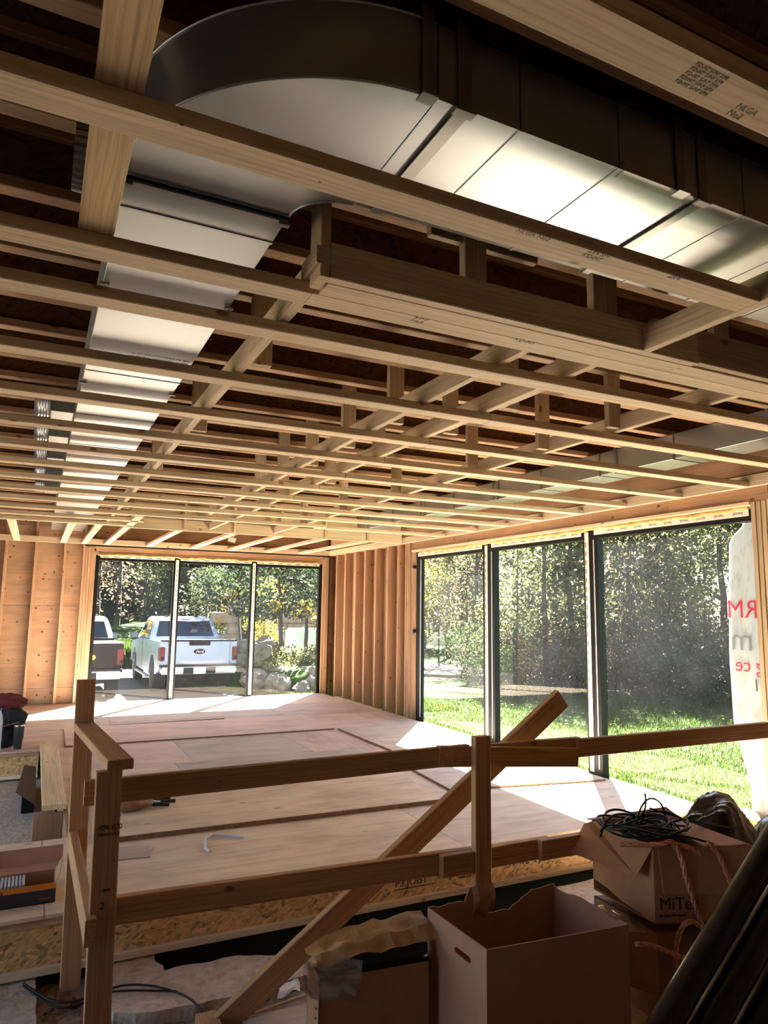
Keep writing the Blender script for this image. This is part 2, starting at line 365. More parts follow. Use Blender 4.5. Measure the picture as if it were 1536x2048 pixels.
# runners standing on edge above the battens
def runner(xr, y0, y1): return bx('runner', xr - .038, xr, y0, y1, ZB + T, ZB + T + .089, M['spruce'], ceil)
runner(.726, 2.03, 9.1); runner(1.643, 1.93, 5.2); runner(1.985, 1.93, 9.1); runner(2.845, 2.03, 9.1)
runner(1.65, 5.22, 7.6)
bx('scab_block', 1.985, 2.023, 2.45, 2.8, ZB + T + .01, ZB + T + .099, M['spruce'], ceil)
bx('scab_block', 1.985, 2.023, 3.02, 3.3, ZB + T + .01, ZB + T + .099, M['spruce'], ceil)
for x, yy in ((.728, (2.75, 4.0, 5.6, 7.2)), (1.643, (3.3, 3.95, 4.6, 5.25, 5.9)), (2.025, (2.36, 2.78, 3.35, 4.3, 5.2)), (2.73, (2.8, 3.4, 4.2, 5.4, 6.6, 7.8))):
    for y in yy: bx('hanger', x, x + .089, y, y + T, ZB + T + .012, JB + .1, M['spruce'], ceil)
# doubled members and their hangers
bx('beam_ply', .71, 4.6, 1.839, 1.925, ZB, ZB + T, M['spruce'], ceil)
bx('beam_ply', .70, 2.22, 1.799, 1.838, ZB, ZB + .11, M['spruce'], ceil)
bx('beam_ply', 2.0, 4.6, 1.80, 1.838, ZB + .006, ZB + .14, M['spruce2'], ceil)
bx('scab_block', 1.09, 1.53, 1.895, 1.925, 2.735, 2.83, M['spruce'], ceil)
for x0, x1 in ((1.215, 1.304), (1.78, 1.90), (2.43, 2.52)): bx('hanger', x0, x1, 1.885, 1.923, ZB + .04, JB, M['spruce'], ceil)
bx('hanger', .668, .70, 1.802, 1.892, ZB + .0, JB, M['spruce2'], ceil)
bx('end_block', .655, .70, 1.80, 1.925, ZB - .001 + T, ZB + .09, M['spruce'], ceil)
bx('cross_member', 1.93, 1.968, .84, 1.798, ZB, ZB + .089, M['spruce'], ceil)
bx('flat_runner', .03, .119, -.6, 2.0, ZB + T, ZB + 2 * T, M['plank'], ceil)
# soffit near the far window
for x0, x1 in ((.96, 2.2), (2.202, 3.44), (3.442, 4.76)): bx('recess_panel', x0, x1, 9.142, 9.154, ZB + .141, JB - .002, M['plank'], ceil, .001)
bx('soffit_beam', 1.0, 4.76, 9.10, 9.138, ZB, ZB + .14, M['spruce'], ceil)
for i in range(6): bx('hanger', .98 + .64 * i, 1.018 + .64 * i, 9.06, 9.098, ZB + .02, JB, M['spruce'], ceil)
bx('flat_runner', .905, .994, 7.9, 11.96, ZB, ZB + T, M['spruce'], ceil)
for x in (-.36, .278, .579, 1.54, 2.25, 2.88, 3.53, 4.16): bx('batten', x, x + .089, 9.02 if x < .9 else 9.14, 11.96, ZB, ZB + T, M['spruce'], ceil)
bx('batten', -2.5, .9, 9.09, 9.18, ZB + T, ZB + 2 * T, M['spruce'], ceil)
bx('ledger', -3.1, 4.76, 11.96, 11.998, ZB, ZB + .089, M['spruce'], ceil)
bx('ledger', 4.762, 4.798, -2, 11.96, ZB, ZB + .089, M['spruce'], ceil)
# bent wire and loose metal bits over the beam
tube('wire_hook', [(1.20, 2.3, 2.79), (1.38, 2.34, 2.62), (1.75, 2.36, 2.66)], .004, M['steel2'], ceil, smooth=False)
tube('wire_tail', [(2.30, 8.95, 2.45), (2.2, 8.9, 2.40), (2.22, 8.9, 2.37)], .006, M['white'], ceil)
mesh('hang_tag', [(2.16, 8.9, 2.385), (2.26, 8.9, 2.37), (2.24, 8.905, 2.31), (2.15, 8.905, 2.33)], [(0, 1, 2, 3)], M['white'], ceil)
# grade stamps on the undersides
UPS = face
def stamp(parent, body, x, y, z, s, flip=1):
    text('stamp', body, s, face((x, y, z), (flip, 0, 0), (0, -flip, 0)), M['printgrey'], parent, .0003)
stamp(bats[0], '2X4 SPF\nKD-HT', 1.25, 1.345, ZB - .0006, .022); stamp(bats[0], 'NLGA No2', 1.02, 1.35, ZB - .0006, .022); stamp(bats[0], '2x4', 1.55, 1.35, ZB - .0006, .03)
for k in range(5): stamp(b0, 'KD-HT S-P-F 2X4', .965 , .805 - .011 * k, ZB - .0006, .011)
stamp(b0, 'NLGA\nNo2', 1.12, .80, ZB - .0006, .02)
stamp(bats[1], 'S-P-F\nNo2', 1.05, 1.94, ZB - .0006, .025); stamp(bats[1], 'KD-HT', 1.45, 1.94, ZB - .0006, .03)

# ------------------------------------------------------------------ left air duct with elbow
duct = empty('air_duct', (.35, 1.8, 2.6), 'galvanised rectangular duct with wide elbow running along and across the ceiling', 'duct')
DZ0, DZ1 = 2.602, 2.785
XL, XR = .13, .568
def section(parent, x0, x1, y0, y1, z0=DZ0, z1=DZ1): return bx('duct_section', x0, x1, y0, y1, z0, z1, M['steel'], parent, .002)
for a, b in ((1.80, 1.962), (1.966, 2.60), (2.604, 3.50), (3.504, 4.35), (4.354, 5.2), (5.204, 6.05), (6.054, 6.9), (6.904, 8.3), (8.304, 11.5)): section(duct, XL, XR, a, b)
def elbow(parent):
    cx, cy, ro, ri = .705, 1.795, .590, .137
    n = 28; vs = []; fs = []
    for i in range(n + 1):
        a = PI + (-PI / 2) * -1 * i / n   # from pointing -x round to -y
        a = PI + (PI / 2) * i / n
        for r in (ro, ri):
            for z in (DZ0, DZ1): vs.append((cx + r * math.cos(a), cy + r * math.sin(a), z))
    for i in range(n):
        b = 4 * i
        fs += [(b, b + 4, b + 5, b + 1), (b + 2, b + 3, b + 7, b + 6), (b, b + 2, b + 6, b + 4), (b + 1, b + 5, b + 7, b + 3)]
    fs += [(0, 1, 3, 2), (4 * n, 4 * n + 2, 4 * n + 3, 4 * n + 1)]
    o = mesh('elbow', vs, fs, M['steel'], parent, None, True)
    o.data.set_sharp_from_angle(angle=.6)
    # rolled seam along both curved rims
    for r in (ro + .001, ri - .001):
        p = [(cx + r * math.cos(PI + PI / 2 * i / n), cy + r * math.sin(PI + PI / 2 * i / n), DZ0 - .001) for i in range(n + 1)]
        tube('rolled_seam', p, .004, M['steel'], o, 4)
    p = [(cx + ro * math.cos(PI + PI / 2 * i / n), cy + ro * math.sin(PI + PI / 2 * i / n), DZ1) for i in range(n + 1)]
    tube('rolled_seam', p, .004, M['steel'], o, 4)
    return o
elbow(duct)
YN, YF = 1.205, 1.658
xs = [.707, .93, 1.235, 1.535, 1.70, 2.0, 2.3, 2.6, 3.2, 4.0]
for a, b in zip(xs, xs[1:]): section(duct, a + .002, b - .002, YN, YF)
for x in xs[1:-1]: bx('joint_cleat', x - .006, x + .006, YN - .002, YF + .002, DZ0 - .0025, DZ0 + .002, M['steel'], duct, .001)
for y in (1.964, 2.602, 3.502, 4.352, 5.202, 6.052, 6.902): bx('joint_cleat', XL - .002, XR + .002, y - .007, y + .007, DZ0 - .003, DZ0 + .002, M['steel'], duct, .001)
bx('foil_tape', XL, XR, 1.818, 1.85, DZ0 - .003, DZ0 - .0005, M['tapefoil'], duct, .0005)
bx('drive_cleat', XL - .002, XR + .002, 1.803, 1.816, DZ0 - .009, DZ0 - .0005, M['black'], duct, .001)
bx('foil_tape', 1.25, 1.68, YN - .002, YN + .03, DZ0 - .002, DZ0 + .03, M['tapefoil'], duct, .0005)
for x, w_ in ((.757, .035), (1.515, .03)):
    bx('hanger_strap', x, x + w_, YN - .004, YF, DZ0 - .009, DZ0 - .006, M['steel2'], duct, .001)
    s_ = bx('hanger_strap', x, x + w_, YN - .006, YN - .003, DZ0 - .009, JB + .02, M['steel2'], duct, .001)
    bx('clip', x - .008, x + w_ + .008, YN - .012, YN + .012, DZ0 - .014, DZ0 - .009, M['steel2'], s_, .001)
for x in (.665, 1.43):
    s_ = bx('hanger_strap', x, x + .03, YN - .008, YN - .005, DZ0 - .01, JB + .02, M['steel2'], duct, .001)
    bx('clip', x - .005, x + .035, YN - .02, YN + .012, DZ0 - .013, DZ0 - .008, M['chrome'], s_, .001)
for y in (1.825, 2.47, 3.68, 5.3):
    for x in (XL - .012, XR - .02): bx('corner_clip', x, x + .032, y, y + .018, DZ0 - .012, DZ0 - .004, M['steel2'] if y > 2 else M['tapefoil'], duct, .001)
for y in (4.6, 5.3, 6.1, 6.95, 7.8):
    t_ = bx('takeoff_boot', -.0, XL - .002, y - .12, y + .12, DZ0 + .03, DZ1 - .01, M['steel'], duct, .004)
    lathe('collar', [(.075, 0), (.08, .004)] + [(.078 + .004 * (k % 2), .01 + .008 * k) for k in range(9)] + [(.076, .09)], M['steel'], t_, Matrix.Translation((.0, y, DZ0 + .1)) @ Matrix.Rotation(-PI / 2, 4, 'Y'))
pipe = lathe('round_collar', [(.092, 0), (.1, .003), (.092, .006), (.092, .07), (.088, .12)], M['steel2'], duct, Matrix.Translation((XL - .004, 1.92, DZ0 + .09)) @ Matrix.Rotation(-PI / 2, 4, 'Y'), 56, False, .05)
stamp(duct, 'G-90 GALVANIZED 26 GA', .30, 3.16, DZ0 - .0008, .022); stamp(duct, 'G-90 GALVANIZED 26 GA', .30, 3.2, DZ0 - .0008, .022)

# ------------------------------------------------------------------ duct along the window wall
rd = empty('air_duct', (4.2, 5, 2.6), 'narrow galvanised duct running above the big side window', 'duct')
for k in range(11):
    y = 1.3 + .75 * k
    bx('duct_section', 4.07, 4.36, y, y + .746, 2.604, 2.788, M['steel'], rd, .002)
    bx('joint_cleat', 4.064, 4.366, y - .008, y + .004, 2.598, 2.79, M['steel2'], rd, .001)
for y in (2.66, 4.1, 5.7, 7.2):
    bx('hanger_strap', 4.058, 4.061, y, y + .025, 2.596, 2.83, M['steel2'], rd, .001)
    bx('hanger_strap', 4.058, 4.37, y, y + .025, 2.594, 2.5965, M['steel2'], rd, .001)

# ------------------------------------------------------------------ walls
wb = empty('wall_back', (0, 12, 0), kind='structure')
HT = 2.45
for x in (-3.1, -2.7, -2.29, -1.88, -1.47, -1.06, -.875, -.47, -.064, .345): bx('stud', x, x + .038, 12.0, 12.14, -.02, HT + .34, M['fir'], wb)
for x in (.62, .66, .70, .74, .775): bx('stud', x, x + .037, 12.0 + (.0 if x < .75 else .01), 12.14, -.02, 2.42 if x > .65 else HT + .34, M['fir'], wb)
for x in (4.66, 4.70, 4.74): bx('stud', x, x + .037, 12.0, 12.14, -.02, 2.42, M['fir'], wb)
for x0, x1 in ((-3.2, -1.85), (-1.848, -.47), (-.468, .80)):
    for z0, z1 in ((-.3, .23), (.234, 1.478), (1.482, 2.72), (2.724, 3.03)): bx('sheathing_panel', x0, x1, 12.141, 12.16, z0, z1, M['sheath'], wb, .001)
for z0, z1, y0, y1 in ((2.30, 2.345, 12.02, 12.14), (2.347, 2.39, 12.01, 12.14), (2.392, 2.44, 12.0, 12.14)): bx('header_ply', .79, 4.70, y0, y1, z0, z1, M['fir'], wb)
bx('light_seal', -3.3, .78, 12.162, 12.175, -.6, 3.04, M['tape'], wb, .001)  # unseen layer added to stop light leaking through the sheathing joints
bx('header_ply', .80, 4.80, 12.06, 12.16, 2.445, 3.03, M['lvl'], wb)
bx('dark_gap_strip', .64, 4.74, 11.985, 11.998, 2.425, 2.445, M['black'], wb, .001)
bx('corner_strip', 4.778, 4.80, 11.99, 12.14, -.02, HT, M['blackrub'], wb, .001)
bx('sheathing_panel', 4.69, 4.96, 12.141, 12.16, -.3, 3.03, M['sheath'], wb, .001)
def foambead(parent, pts, r, seed):
    rr = random.Random(seed); o = []
    for i in range(len(pts) - 1):
        a, b = Vector(pts[i]), Vector(pts[i + 1]); n = int((b - a).length / .06)
        for k in range(n): o.append(a.lerp(b, k / n) + Vector((rr.uniform(-.008, .008), rr.uniform(-.008, .008), rr.uniform(-.012, .012))))
    return tube('foam_bead', o, r, M['foam'], parent, 8)
foambead(wb, [(.85, 12.0, 2.298), (4.62, 12.0, 2.298)], .016, 3)

wr = empty('wall_right', (4.8, 6, 0), kind='structure')
for y in (8.93, 8.975, 9.03, 9.28, 9.63, 10.05, 10.45, 10.84, 11.27, 11.67): bx('stud', 4.80, 4.94, y, y + .038, -.02, HT + .0, M['fir'], wr)
for y in (8.86, 8.895): bx('stud', 4.82, 4.94, y, y + .034, -.02, 2.33, M['fir'], wr)
for y0, y1 in ((8.86, 9.65), (9.652, 10.86), (10.862, 12.15)): bx('sheathing_panel', 4.941, 4.96, y0, y1, -.3, 2.79, M['sheath'], wr, .001)
for k in range(6): bx('header_ply', 4.80, 4.96, 3.35 + .92 * k, 3.35 + .92 * k + .917, 2.345, 2.788, M['lvl'], wr, .001)
bx('header_ply', 4.80, 4.96, 8.88, 12.0, HT, 2.788, M['lvl'], wr, .001)
bx('header_ply', 4.80, 4.96, -2.4, 3.34, HT, 2.788, M['lvl'], wr, .001)
bx('header_cap', 4.79, 4.96, 3.50, 8.86, 2.318, 2.343, M['spruce'], wr, .001)
for i, y in enumerate((3.46, 3.42, 3.38, 3.34)): bx('stud', 4.80 + .004 * i, 4.94, y, y + .037, -.25, 2.34 if i < 3 else HT, M['spruce2'], wr)
for y in (3.2, 2.9, 2.5, 2.1, 1.7, 1.3, .9, .5, .1, -.3, -.7, -1.1, -1.5, -1.9, -2.3): bx('stud', 4.80, 4.94, y, y + .038, -.25, HT, M['spruce2'], wr)
for y0, y1 in ((-2.5, -1.28), (-1.278, -.06), (-.058, 1.16), (1.162, 2.38), (2.382, 3.50)): bx('sheathing_panel', 4.941, 4.96, y0, y1, -.5, 2.79, M['sheath'], wr, .001)
bx('light_seal', 4.962, 4.97, 8.87, 12.17, -.6, 3.04, M['tape'], wr, .001); bx('light_seal', 4.962, 4.97, -2.6, 3.34, -.6, 3.04, M['tape'], wr, .001); bx('light_seal', 4.962, 4.97, 3.34, 8.87, 2.34, 3.04, M['tape'], wr, .001)  # unseen covers added behind the side wall against light leaks
bx('rim_board', 4.77, 4.797, -2.4, 11.9, 2.545, 3.03, M['lvl'], wr, .001)
bx('sill_plate', 4.76, 4.96, 2.0, 4.02, -.02, .035, M['fir'], wr)
bx('sill_board', 4.75, 4.80, 2.0, 4.0, -.22, -.022, M['fir'], wr)
bx('rim_board', 4.80, 4.96, 3.5, 8.86, -.6, -.125, M['lvl'], wr)
for z in (2.08, 1.15, .06):
    bx('frame_anchor', 4.80, 4.855, 8.852, 8.858, z, z + .03, M['steel2'], wr, .001)
for z in (2.05, 1.15): bx('shim_block', 4.82, 4.86, 8.835, 8.86, z + .03, z + .07, M['black'], wr, .002)
foambead(wr, [(4.85, 3.55, 2.305), (4.85, 8.75, 2.305)], .02, 5)

# unseen sides of the shell: left bays opened and sized to steer the daylight
wl = empty('wall_left', (-3.2, 5, 0), kind='structure')
for y0, y1 in ((-2.6, 0), (.002, 2.2), (9.3, 10.7), (10.702, 12.16)): bx('sheathing_panel', -3.3, -3.2, y0, y1, -.5, 3.03, M['sheath'], wl, .001)
bx('sill_board', -3.3, -3.2, -2.6, 12.16, -.95, -.3, M['concrete'], wl, .001); bx('sill_board', -3.3, -3.2, 8.4, 12.16, -.3, -.02, M['lvl'], wl)
bx('foundation_board', -3.2, 4.8, 12.10, 12.16, -.95, -.30, M['membrane'], wl, .001)
for y in (4.9, 7.1): bx('stud', -3.3, -3.2, y, y + .14, -.5, 2.4, M['fir'], wl)
bx('header_ply', -3.3, -3.2, 2.2, 9.3, 2.4, 3.03, M['lvl'], wl)
wf = empty('wall_front', (0, -2.5, 0), kind='structure')
for i in range(7): bx('sheathing_panel', -3.3 + 1.19 * i, -3.3 + 1.19 * i + 1.186, -2.66, -2.6, -.5, 3.03, M['sheath'], wf, .001)

# ------------------------------------------------------------------ windows
w1 = empty('window_1', (2.7, 12.05, 0), kind='structure')
FY0, FY1 = 12.03, 12.11
bx('frame_rail', .80, 4.68, FY0, FY1, 2.205, 2.285, M['black'], w1); bx('frame_rail', .80, 4.68, FY0, FY1, -.12, -.03, M['black'], w1)
for x0, x1 in ((.80, .865), (2.022, 2.135), (3.335, 3.445), (4.60, 4.675)): bx('frame_post', x0, x1, FY0, FY1, -.03, 2.205, M['black'], w1)
def tapestrip(parent, a, b, wv, wd, rot=1):
    return bar('membrane_tape', a, b, wv, wd, .003, M['tape'], parent, .0005)
def dashes(parent, a, b, n, ln, wd, wv):
    """printed dashes along the tape, flat print joined in one part"""
    a, b = Vector(a), Vector(b); d = (b - a).normalized(); wv = Vector(wv); vs = []; fs = []
    for k in range(n):
        c = a.lerp(b, (k + .5) / n)
        for s, t in ((-1, -1), (1, -1), (1, 1), (-1, 1)): vs.append(c + d * s * ln / 2 + wv * t * wd / 2)
        fs.append(tuple(range(4 * k, 4 * k + 4)))
    o = mesh('tape_print', vs, fs, M['printgrey'], parent); o['kind'] = 'stuff'; return o
for x in (2.079, 3.39): t_ = tapestrip(w1, (x, FY0 - .003, .02), (x, FY0 - .003, 2.26), (1, 0, 0), .05); dashes(t_, (x, FY0 - .0052, .1), (x, FY0 - .0052, 2.2), 26, .035, .014, (1, 0, 0))
for x in (.79, 4.69): t_ = tapestrip(w1, (x, FY0 - .003, .02), (x, FY0 - .003, 2.22), (1, 0, 0), .03); dashes(t_, (x, FY0 - .0052, .1), (x, FY0 - .0052, 2.2), 26, .035, .01, (1, 0, 0))
for x0, x1 in ((.88, 2.03), (2.13, 3.34), (3.44, 4.6)): t_ = tapestrip(w1, (x0, FY0 - .003, 2.268), (x1, FY0 - .003, 2.268), (0, 0, 1), .036); dashes(t_, (x0, FY0 - .0052, 2.268), (x1, FY0 - .0052, 2.268), 7, .09, .014, (0, 0, 1))
for x0, x1 in ((.865, 2.022), (2.135, 3.335), (3.445, 4.60)): bx('glass_pane', x0 - .01, x1 + .01, 12.066, 12.076, -.035, 2.215, M['glass1'], w1, .0005)

w2 = empty('window_2', (4.9, 6.2, 0), kind='structure')
FX0, FX1 = 4.865, 4.94
bx('frame_rail', FX0, FX1, 3.50, 8.83, 2.205, 2.30, M['black'], w2); bx('frame_rail', FX0, FX1, 3.50, 8.83, -.12, -.03, M['black'], w2)
for y0, y1 in ((3.50, 3.545), (5.205, 5.40), (6.93, 7.165), (8.73, 8.83)): bx('frame_post', FX0, FX1, y0, y1, -.03, 2.205, M['black'], w2)
for y in (5.30, 7.03, 8.76): bx('glazing_bead', FX0 - .004, FX0 + .002, y - .055, y - .043, .035, 2.2, M['silver'], w2, .001)
for y in (5.345, 7.09): t_ = tapestrip(w2, (FX0 - .003, y, .0), (FX0 - .003, y, 2.28), (0, 1, 0), .055); dashes(t_, (FX0 - .0052, y + .012, .1), (FX0 - .0052, y + .012, 2.2), 24, .05, .014, (0, 1, 0))
for y0, y1 in ((3.56, 5.24), (5.42, 6.98), (7.18, 8.79)):
    t_ = tapestrip(w2, (FX0 - .003, y0, 2.272), (FX0 - .003, y1, 2.272), (0, 0, 1), .052)
    n = int((y1 - y0) / .17)
    for k in range(n):
        text('tape_word', 'heroal', .034, face((FX0 - .0052, y0 + .05 + k * .17, 2.282), (0, 1, 0), (0, 0, -1)), M['print'], t_, .0002)
for y0, y1 in ((3.545, 5.205), (5.40, 6.93), (7.165, 8.73)): bx('glass_pane', 4.90, 4.91, y0 - .01, y1 + .01, -.035, 2.215, M['glass'], w2, .0005)

# ------------------------------------------------------------------ floor: plywood deck on I-joists, old concrete beneath
fl = empty('floor', (2, 8, 0), kind='structure')
def sheet(x0, x1, y0, y1, m, z=0, t=.019): return bx('plywood_sheet', x0 + .002, x1 - .002, y0 + .002, y1 - .002, z - t, z, M[m], fl, .001)
for x0, x1, m in ((-1.2, .15, 'plyyel'), (.15, 2.59, 'plyyel'), (2.59, 4.78, 'ply')): sheet(x0, x1, 4.0, 5.22, m)
for x0, x1, m in ((.33, 1.3, 'plyyel'), (1.3, 3.2, 'ply'), (3.2, 4.78, 'ply')): sheet(x0, x1, 5.22, 6.25, m)
for x0, x1, m in ((.30, 1.32, 'ply'), (1.32, 3.30, 'plygrey'), (3.30, 4.78, 'plypink')): sheet(x0, x1, 6.25, 7.2, m)
for x0, x1, m in ((.30, 1.50, 'plypink'), (1.50, 2.75, 'plygrey'), (2.75, 3.80, 'plypink'), (3.8, 4.78, 'ply')): sheet(x0, x1, 7.2, 8.37, m)
for x0, x1, m in ((-3.15, -.7, 'plypink'), (-.7, 1.75, 'plypink'), (1.75, 4.2, 'plypink'), (4.2, 4.78, 'ply')): sheet(x0, x1, 8.37, 9.62, m)
for x0, x1, m in ((-3.15, -1.6, 'plygrey'), (-1.6, .84, 'ply'), (.84, 3.28, 'plygrey'), (3.28, 4.7, 'plygrey')): sheet(x0, x1, 9.62, 10.84, m)
for x0, x1, m in ((-3.15, -.7, 'ply'), (-.7, 1.75, 'ply'), (1.75, 4.7, 'ply')): sheet(x0, x1, 10.84, 12.03, m)
for k, (x, y0, y1) in enumerate(((4.745, 9.62, 10.2), (4.735, 10.2, 10.9), (4.725, 10.9, 11.4))): bx('edge_strip', x - .04, x, y0, y1, .001, .012, M['ply'], fl, .001)
# front rim: a 9 1/2 inch I-joist seen from the side
def rim(name, x0, x1, y, parent):
    wbm = bx(name, x0, x1, y + .02, y + .03, -.245, -.055, M['osb'], parent, .001)
    bx('flange', x0, x1, y, y + .06, -.057, -.02, M['flange'], wbm); bx('flange', x0, x1, y, y + .06, -.28, -.242, M['spruce'], wbm); return wbm
rj = rim('rim_joist', -1.3, 4.78, 4.01, fl)
for body, x, z, s, sh in (('P3 JOIST', 2.085, -.175, .062, 0), ('BY', 2.375, -.155, .022, 0), ('EACOM', 2.50, -.172, .062, .2), ('TIMBER CORP', 2.53, -.19, .018, 0), ('9 1/2" PJI 40', 2.95, -.172, .07, 0), ('ACTON BLDG CODE', 3.43, -.118, .022, 0), ('MILL 1000', 3.46, -.146, .026, 0), ('CCMC 13052', 3.76, -.125, .03, 0)):
    text('stamp', body, s, face((x, 4.0285, z), (1, 0, 0), (0, 0, 1)), M['print'], rj, .0006, shear=sh)
for z in (-.192, -.118): bx('stamp_line', 2.075, 2.36, 4.0275, 4.0295, z, z + .004, M['print'], rj, .0002)
rim('rim_joist', -1.3, .3, 5.15, fl)
r2 = rim('rim_joist', -1.3, .15, 8.39, fl)
for x in (.30,): bx('trimmer_joist', x, x + .04, 5.22, 8.37, -.26, -.02, M['lvl'], fl)
bx('trimmer_joist', .10, .298, 5.94, 5.98, -.26, -.025, M['lvl'], fl)
# black sheets paint in the dark void beneath the rim, concrete, dirt
bx('void_sheet', -1.4, 4.9, 4.09, 4.10, -.9, -.28, M['membrane'], fl, .001)
bx('pit_base', .6, 4.9, 3.2, 4.1, -.95, -.9, M['membrane'], fl, .001)
def slab(name, poly, z0, z1, m, seed, jag=.012):
    rr = random.Random(seed); out = []
    for i in range(len(poly)):
        a, b = Vector(poly[i]), Vector(poly[(i + 1) % len(poly)]); n = max(1, int((b - a).length / .02))
        for k in range(n):
            q = a.lerp(b, k / n); out.append((q.x + jag * 2.5 * mnz.noise(Vector((q.x * 9, q.y * 9, seed))) + rr.uniform(-jag, jag) * .3, q.y + jag * 2.5 * mnz.noise(Vector((q.x * 9, q.y * 9, seed + 7)))))
    return prism(name, out, 'z', z0, z1, m, fl)
slab('concrete_slab', [(-1.4, 2.2), (.135, 2.2), (.135, 4.08), (-1.4, 4.08)], -.5, -.292, M['concrete'], 1, .004)
slab('concrete_slab', [(.44, 3.56), (.62, 3.50), (.82, 3.47), (1.27, 3.50), (1.9, 3.46), (1.9, 3.7), (1.33, 3.72), (1.09, 3.85), (.70, 3.84), (.69, 4.08), (.44, 4.08)], -.42, -.29, M['concrete'], 2, .012)
slab('concrete_slab', [(3.0, 3.4), (4.75, 3.4), (4.75, 3.85), (3.0, 3.85)], -.42, -.27, M['concrete'], 3, .008)
bx('concrete_slab', -1.4, .29, 4.6, 8.9, -.42, -.30, M['concrete'], fl)
def patch(name, x0, x1, y0, y1, z, n, amp, m, parent, seed=0, fr=3):
    from mathutils import noise as mn
    vs = []; fs = []
    for j in range(n + 1):
        for i in range(n + 1):
            x, y = x0 + (x1 - x0) * i / n, y0 + (y1 - y0) * j / n
            vs.append((x, y, z + amp * mn.noise(Vector((x * fr, y * fr, seed))) + amp * .5 * mn.noise(Vector((x * fr * 3, y * fr * 3, seed)))))
    for j in range(n):
        for i in range(n): a = j * (n + 1) + i; fs.append((a, a + 1, a + n + 2, a + n + 1))
    return mesh(name, vs, fs, m, parent, None, True)
patch('dirt_bed', .1, 2.4, 2.2, 3.7, -.345, 60, .03, M['dirt'], fl, 2, 9)
patch('dirt_bed', .13, .46, 3.3, 4.1, -.36, 24, .03, M['dirt'], fl, 4, 9)
bx('concrete_slab', -3.2, 4.8, -2.6, 2.2, -.5, -.30, M['concrete'], fl)
bx('concrete_slab', 2.0, 4.8, 2.2, 3.3, -.5, -.301, M['concrete'], fl)
bx('old_floor_board', .95, 1.6, 3.05, 3.30, -.32, -.30, M['plygrey'], fl)
for k in range(40):
    x, y = rnd.uniform(.16, 1.3), rnd.uniform(2.9, 3.5); s = rnd.uniform(.005, .014)
    if k < 12: x, y = rnd.uniform(.16, .42), rnd.uniform(3.5, 4.0)
    lumpy('pebble', (x, y, -.335), (s, s, s * .7), M['rock'], fl, 1, .3, 2, k)

# loose sheets lying on the deck
def loose(label, corners, z0, t, m, zl=0):
    o = prism('plywood_sheet', corners, 'z', z0, z0 + t, M[m]); o.data.materials.append(M['plyedge'])
    for p in o.data.polygons:
        if abs(p.normal.z) < .5: p.material_index = 1
    return tag(o, label, 'plywood', None)
loose('loose yellowish plywood sheet lying crooked across the deck just beyond the railing', [(.43, 4.99), (2.94, 4.95), (3.11, 6.03), (.50, 6.13)], .002, .032, 'plyyel')
loose('plywood sheet laid over the deck in the sunlight beside the big side window', [(3.50, 6.42), (4.72, 6.42), (4.72, 8.36), (3.50, 8.36)], .001, .02, 'ply')
loose('small grey plywood offcut between the loose sheet and the side window', [(3.22, 5.25), (4.70, 5.0), (4.72, 6.05), (3.3, 6.2)], .001, .017, 'plygrey')
loose('pink plywood sheet laid near the far window with a shadowed front edge', [(.4, 8.40), (3.46, 8.385), (3.48, 9.58), (.42, 9.6)], .001, .017, 'plypink')
loose('thin plywood offcut lying on the far part of the deck left of the white truck', [(.95, 9.66), (2.4, 9.70), (2.55, 10.3), (1.0, 10.2)], .001, .012, 'plygrey')
bd = bx('board', .125, .29, 5.93, 8.62, -.018, .02, M['plank']); tag(bd, 'thick pale board bridging the floor opening behind the corner post', 'board')
bd.matrix_basis = Matrix.Translation((.03, 0, .0195)) @ bd.matrix_basis
dp = prism('steel_plate', [(-.03, 7.1), (.125, 6.6), (.125, 8.1), (.02, 8.2)], 'z', -.12, -.11, M['black']); tag(dp, 'dark metal plate slanting over the floor opening beside the pale board', 'plate')
bx('plate_prop', .02, .12, 7.1, 8.0, -.30, -.12, M['black'], dp)

# ------------------------------------------------------------------ temporary guard rail
gr = empty('guard_rail', (.3, 2.95, -.3), 'temporary guard rail of nailed lumber with posts, doubled rails and a long diagonal brace', 'railing')
def pc(n, *a): return bx(n, *a, M['rail'], gr)
bar('post', (.279, 3.88, -.30), (.257, 3.88, 1.13), (1, 0, 0), .089, .038, M['rail'], gr)
p2 = bar('post', (.315, 2.925, -.34), (.296, 2.925, .884), (1, 0, 0), .092, .038, M['rail'], gr)
p3 = bar('post', (1.965, 2.92, -.34), (1.966, 2.92, .902), (1, 0, 0), .089, .040, M['rail'], gr)
bar('cap_board', (.262, 3.858, .906), (.333, 2.90, .906), (1, 0, 0), .094, .038, M['rail'], gr)
bar('side_rail', (.246, 3.86, .37), (.262, 2.87, .338), (0, 0, 1), .094, .038, M['rail'], gr)
bar('rail', (.216, 2.966, .800), (1.92, 2.966, .815), (0, 0, 1), .09, .038, M['rail'], gr)
bar('rail', (1.75, 2.962, .818), (2.585, 2.962, .750), (0, 0, 1), .094, .04, M['rail'], gr)
bar('rail', (2.05, 3.004, .800), (2.64, 3.004, .795), (0, 0, 1), .092, .038, M['rail'], gr)
r4 = bar('rail', (2.605, 2.985, .79), (4.40, 2.985, .79), (0, 0, 1), .092, .038, M['rail'], gr)
bar('rail', (.345, 2.966, .367), (2.0, 2.966, .336), (0, 0, 1), .098, .038, M['rail'], gr)
bar('rail', (1.749, 2.925, .340), (1.916, 2.925, .338), (0, 0, 1), .096, .04, M['rail'], gr)
bar('rail', (2.02, 2.966, .330), (2.40, 2.966, .332), (0, 0, 1), .094, .038, M['rail'], gr)
